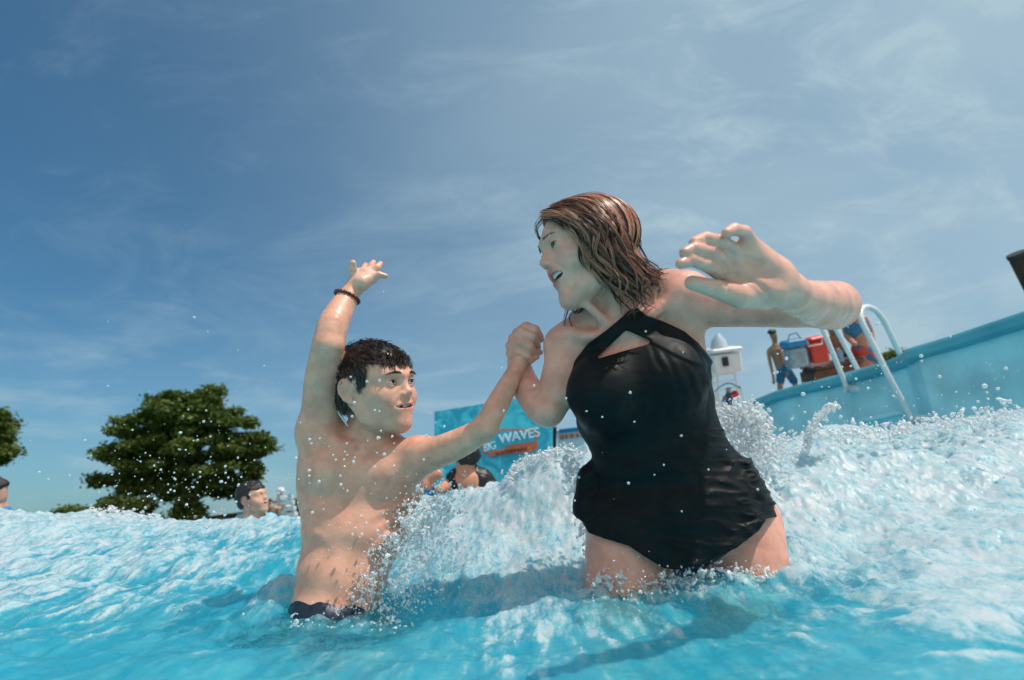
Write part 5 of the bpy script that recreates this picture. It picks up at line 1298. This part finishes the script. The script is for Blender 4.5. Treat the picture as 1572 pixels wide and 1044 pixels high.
for k, (x, w_) in enumerate(((860, 6), (868, 4), (875, 6), (884, 5), (892, 6), (901, 6))):
    tilt_box(x, 666-(x-880)*.12, x+w_, 672-(x-880)*.12, 9.55, .05, org, 'lettering_block')
for x in (862, 918):
    mb = MB(); mb.tube([P(x, 690, 9.66), P(x+3, 770, 9.66)], .03, 8); mb.build('post', wm, s2, smooth=True)

# ---------------------------------------------------------------- bathers in the water behind
def swimmer(label, head, D, hairr, parts, shirt, smat, skin, vox=.006, face=None, hseed=0):
    e, g = fig(label, 'bathers in the waves behind', parts, D, tuple(P(head[0], head[1]+70, D)), vox, skin); return e, g
e = empty('person', tuple(P(392, 840, 3.3))); tag(e, 'child in a pale blue shirt tilting his face to the sky in the waves', 'person', 'bathers in the waves behind')
hk = Head(P(388, 764, 3.3), V(.90, .32, .25), V(-.28, .93, -.15), .86, .95); KH = head_sdf(hk, kid=True, open_=.2, squint=.85)
g = SDF(); g.u(KH, 0); limb(g, [(392, 800, 3.3, 18), (388, 786, 3.3, 13), (386, 775, 3.3, 14)], .02)
limb(g, [(375, 803, 3.3, 14), (365, 830, 3.3, 12), (372, 870, 3.2, 9)], .02); limb(g, [(412, 803, 3.3, 14), (424, 830, 3.3, 12)], .02); g.u(econe(P(393, 800, 3.3), P(395, 900, 3.3), pxaxis(1, 0), (RPX(22, 3.3), .06), (RPX(22, 3.3), .07), .3), .03)
v, q = polygonise(g, .0055); me = mesh_np('body', v, q); set_col(me, skin_colour(v, (.66, .38, .28), [(hk, LIPB)])); link('body', me, SKIN_F, e)
cap = SDF(); cap.u(hk.ell((0, -.022, .032), (.078, .096, .084)), 0); cap.u(hk.ell((0, .030, .020), (.067, .063, .067)), .03); cap.u(hk.ell((0, -.04, -.03), (.062, .062, .05)), .03)
v, q = polygonise(cap, .005, post=lambda p, d: np.where(hairline(hk.inv(p)), d-.002+.005*fbm(p*40, 3), np.maximum(d, .002))); link('hair', mesh_np('hair', v, q), dark_hair, e)
g = SDF(); g.u(econe(P(392, 803, 3.3), P(395, 900, 3.3), pxaxis(1, 0), (RPX(26, 3.3), .075), (RPX(27, 3.3), .085), .3), 0); limb(g, [(375, 803, 3.3, 16), (364, 832, 3.3, 15)], .02); limb(g, [(412, 803, 3.3, 16), (425, 832, 3.3, 15)], .02)
v, q = polygonise(g, .006, post=lambda p, d: d+.006*fbm(p*22, 3)); link('rash_shirt', mesh_np('rash_shirt', v, q), simple('pale_blue_shirt', (.20, .50, .60), .6, .25, 14, bump=.3), e)
# child in black shirt, back to the camera
e, g = fig('child in a wet black shirt seen from behind below the billboard', 'bathers in the waves behind', [[(716, 700, 0, 19), (714, 712, 0, 15)], [(716, 716, 0, 10), (718, 740, 0, 26), (720, 780, 0, 24)], [(698, 735, 0, 12), (686, 746, -.05, 9), (674, 752, -.15, 7.5)], [(742, 735, 0, 12), (758, 752, 0, 9)]], 2.75, tuple(P(718, 790, 2.75)), .008, (.55, .27, .17))
wear('shirt', e, [[(706, 731, 0, 15), (720, 725, 0, 14), (738, 733, 0, 15)], [(714, 745, 0, 25), (724, 780, 0, 29)], [(700, 736, 0, 14), (692, 744, -.03, 12)], [(742, 738, 0, 15), (762, 756, 0, 13)]], 2.75, .007, black_cloth, k=6, post=lambda p, d: d+.008*fbm(p*20, 3))
hairball(e, (716, 696), (22, 20, 21), 2.74, dark_hair, .006, seed=2)
# bather cropped by the left edge
e, g = fig('bather in blue with windblown dark hair at the very left edge', 'bathers in the waves behind', [[(-6, 752, 0, 14), (-4, 764, 0, 12)], [(-7, 772, 0, 9), (-11, 800, 0, 26), (-11, 860, 0, 26)], [(-31, 795, 0, 11), (-41, 850, 0, 9)], [(7, 800, 0, 10), (11, 850, 0, 8)]], 3.6, tuple(P(0, 850, 3.6)), .010, (.60, .32, .24))
wear('shirt', e, [[(-9, 792, 0, 21), (-11, 860, 0, 28)], [(4, 790, 0, 13), (8, 830, 0, 12)]], 3.6, .010, simple('blue_shirt', (.03, .16, .34), .6, .2)); hairball(e, (-9, 744), (18, 11, 15), 3.6, dark_hair, .008, seed=8)
# two raised hands/arms beyond the boy's elbow
e, g = fig('bather almost hidden behind the boy\'s arm, only a raised shoulder showing', 'bathers in the waves behind', [[(655, 738, 0, 9), (662, 734, 0, 9), (672, 728, 0, 8)], [(652, 745, 0, 14), (650, 790, 0, 18)], [(640, 728, 0, 13), (642, 736, 0, 10)]], 3.4, tuple(P(655, 790, 3.4)), .010, (.50, .22, .15))
wear('shirt', e, [[(652, 752, 0, 15), (650, 790, 0, 20)]], 3.4, .012, blue_cloth)
hairball(e, (639, 724), (14, 12, 13), 3.4, dark_hair, .01, seed=12)

# dark post top at the right edge
po = empty('deck_post', tuple(P(1640, 530, 8.0))); tag(po, 'dark brown post top leaning into the picture at the right edge above the wall', 'post')
mb = MB(); a = P(1562, 392, 8.0); b2 = P(1690, 640, 8.0); mb.tube([a+(b2-a)*.0, a+(b2-a)*.3, b2], [.115, .118, .12], 18); mb.build('shaft', simple('dark_bark_post', (.018, .016, .013), .8, .5, 10, bump=.8, bscale=30), po, auto=40)
mb = MB(); d = nrm(a-b2); mb.tube([a-d*.02, a+d*.035], [.126, .122], 18); mb.build('cap', simple('post_cap', (.012, .012, .012), .6), po, auto=40)

# ---------------------------------------------------------------- trees
def leaf_mat(name, c0, c1):
    m, t, b = newmat(name); setp(b, rough=.55, spec=.3); at = t.nodes.new('ShaderNodeAttribute'); at.attribute_name = 'rnd'
    t.links.new(mixc(t, ramp(t, at.outputs['Fac'], 0, 1), c0, c1), b.inputs['Base Color'])
    tl = t.nodes.new('ShaderNodeBsdfTranslucent'); tl.inputs[0].default_value = (.10, .16, .03, 1); mx = t.nodes.new('ShaderNodeMixShader'); mx.inputs[0].default_value = .25
    t.links.new(b.outputs[0], mx.inputs[1]); t.links.new(tl.outputs[0], mx.inputs[2]); t.links.new(mx.outputs[0], t.nodes['Material Output'].inputs[0]); return m
LM = leaf_mat('tree_leaves', (.042, .082, .014), (.15, .21, .045)); BK = simple('bark', (.07, .05, .035), .9, .3, 9, bump=.8, bscale=30)
def tree(label, blobs, trunk, D, nleaf, ls_, name='tree', seed=1, group=None, lm=LM, cl=.52):
    """blobs: (px, py, rx, ry) boughs; leaves cluster on tufts spread over each bough"""
    rg = np.random.RandomState(seed); base = P(trunk[0][0], trunk[0][1], D); e = empty(name, tuple(base)); tag(e, label, 'tree' if name == 'tree' else 'bush', group)
    Vv = []; cc = []
    tot = sum(b[2]*b[3] for b in blobs)
    tuft = []
    for (x, y, rx, ry) in blobs:
        n = max(6, int(260*rx*ry/tot*cl*len(blobs)/8))
        for _ in range(n):
            a = rg.normal(size=3); a /= np.linalg.norm(a); r = rg.rand()**.35
            tuft.append((P(x, y, D)+_r*a[0]*r*RPX(rx, D)+_u*a[1]*r*RPX(ry, D)+_f*a[2]*r*RPX(rx, D)*.9, RPX(rg.uniform(7, 13), D), rg.rand()))
    per = nleaf//len(tuft)
    for c, r, tone in tuft:
        n = per; o = rg.normal(size=(n, 3))*r*np.array([.62, .62, .30]); 
        ctr = c+o; a = rg.normal(size=(n, 3)); a[:, 2] *= .5; a /= np.linalg.norm(a, axis=1)[:, None]; b_ = np.cross(a, rg.normal(size=(n, 3))); b_ /= np.linalg.norm(b_, axis=1)[:, None]
        s = ls_*rg.uniform(.6, 1.3, (n, 1)); q = np.stack([ctr-a*s, ctr+b_*s*.42, ctr+a*s, ctr-b_*s*.42], 1); Vv.append(q.reshape(-1, 3)); cc.append(np.repeat(np.clip(.25+.5*tone+rg.normal(size=n)*.18, 0, 1), 4))
    v = np.concatenate(Vv); q = np.arange(len(v)).reshape(-1, 4); me = mesh_np('crown', v, q, smooth=False); c_ = np.concatenate(cc); set_col(me, np.repeat(c_[:, None], 3, 1), 'rnd'); link('crown', me, lm, e)
    mb = MB(); pts = [P(x, y, D) for x, y, r in trunk]; mb.tube(pts, [RPX(r, D) for x, y, r in trunk], 12)
    for (x, y, rx, ry) in blobs[::1]:
        s_ = pts[-1] if rg.rand() < .6 else pts[len(pts)//2]; en = P(x, y, D)+_f*rg.normal()*RPX(rx, D)*.4; md = (s_+en)/2+_u*RPX(-4, D)+rg.normal(size=3)*RPX(3, D)
        mb.tube([s_, md, en], [RPX(trunk[-1][2]*.6, D), RPX(trunk[-1][2]*.4, D), RPX(1.0, D)], 7)
    mb.build('trunk', BK, e, smooth=True)
tree('large dark green broadleaf tree with a wide layered crown left of the boy',
     [(255, 612, 22, 12), (325, 612, 26, 13), (285, 628, 50, 16), (225, 645, 48, 13), (300, 650, 58, 17), (350, 645, 34, 18), (195, 668, 28, 11), (240, 672, 48, 15), (318, 680, 62, 18), (370, 690, 30, 15), (404, 674, 14, 8), (395, 688, 16, 9), (190, 700, 32, 15), (250, 706, 52, 18), (330, 712, 58, 18), (375, 722, 26, 14), (165, 738, 22, 6), (205, 740, 42, 17), (265, 745, 46, 16), (335, 748, 46, 15), (372, 746, 22, 12)],
     [(268, 806, 7), (269, 790, 5.5), (272, 775, 5), (276, 755, 4.5)], 26, 110000, .115, seed=3)
tree('dark green tree cut by the left edge of the view', [(-12, 634, 20, 7), (-30, 655, 36, 10), (-6, 690, 20, 7), (-22, 680, 28, 10), (-30, 703, 34, 11), (-14, 670, 22, 7), (8, 692, 12, 4)], [(-40, 806, 8), (-38, 760, 6), (-32, 725, 5)], 24, 24000, .11, seed=8)
LM2 = leaf_mat('bush_leaves', (.045, .075, .018), (.10, .13, .04))
tree('yellowish green bush under the left side of the large tree', [(170, 778, 28, 10), (205, 775, 24, 9), (155, 785, 18, 7), (190, 788, 34, 9)], [(180, 804, 4), (181, 794, 3)], 24, 9000, .12, 'bush', 5, 'low bushes on the horizon', LM2)
tree('small round dark bush alone on the horizon at the left', [(105, 788, 12, 6), (120, 789, 10, 5)], [(112, 802, 3), (112, 796, 2)], 30, 4000, .13, 'bush', 6, 'low bushes on the horizon')
tree('young slender shrub right beside the big tree\'s trunk', [(288, 776, 8, 12), (296, 788, 10, 8), (282, 792, 10, 8)], [(288, 804, 2.5), (288, 792, 2)], 24.5, 3500, .12, 'bush', 7, 'low bushes on the horizon', LM2)
tree('dark green shrub peeking over the wall by the right handrail', [(1362, 551, 9, 4), (1376, 547, 10, 4), (1352, 556, 6, 3)], [(1366, 575, 2), (1366, 562, 2)], 14, 3000, .05, 'bush', 9)
tree('low dark shrub behind the far lifeguard chair', [(459, 782, 6, 12), (462, 792, 7, 8)], [(461, 806, 2), (461, 796, 2)], 20, 2500, .10, 'bush', 10)
# long dark roofed shelter on the left horizon
sh = empty('shelter', tuple(P(350, 805, 22))); tag(sh, 'low dark-roofed shelter on the horizon behind the child in the pale shirt', 'shelter')
mb = MB(); v = [P(295, 796, 22), P(384, 784, 22), P(384, 788.5, 22), P(295, 800, 22)]; w2 = [p+np.array([0, 3.0, .05]) for p in v]; mb.add(v+w2, [(0, 1, 2, 3), (7, 6, 5, 4), (0, 4, 5, 1), (1, 5, 6, 2), (2, 6, 7, 3), (3, 7, 4, 0)]); mb.build('roof', simple('dark_roof', (.04, .04, .045), .8), sh)
for x in (300, 340, 378):
    mb = MB(); mb.tube([P(x, 793-(x-295)*.1, 22.3), P(x, 815, 22.3)], .06, 8); mb.build('post', wm, sh, smooth=True)
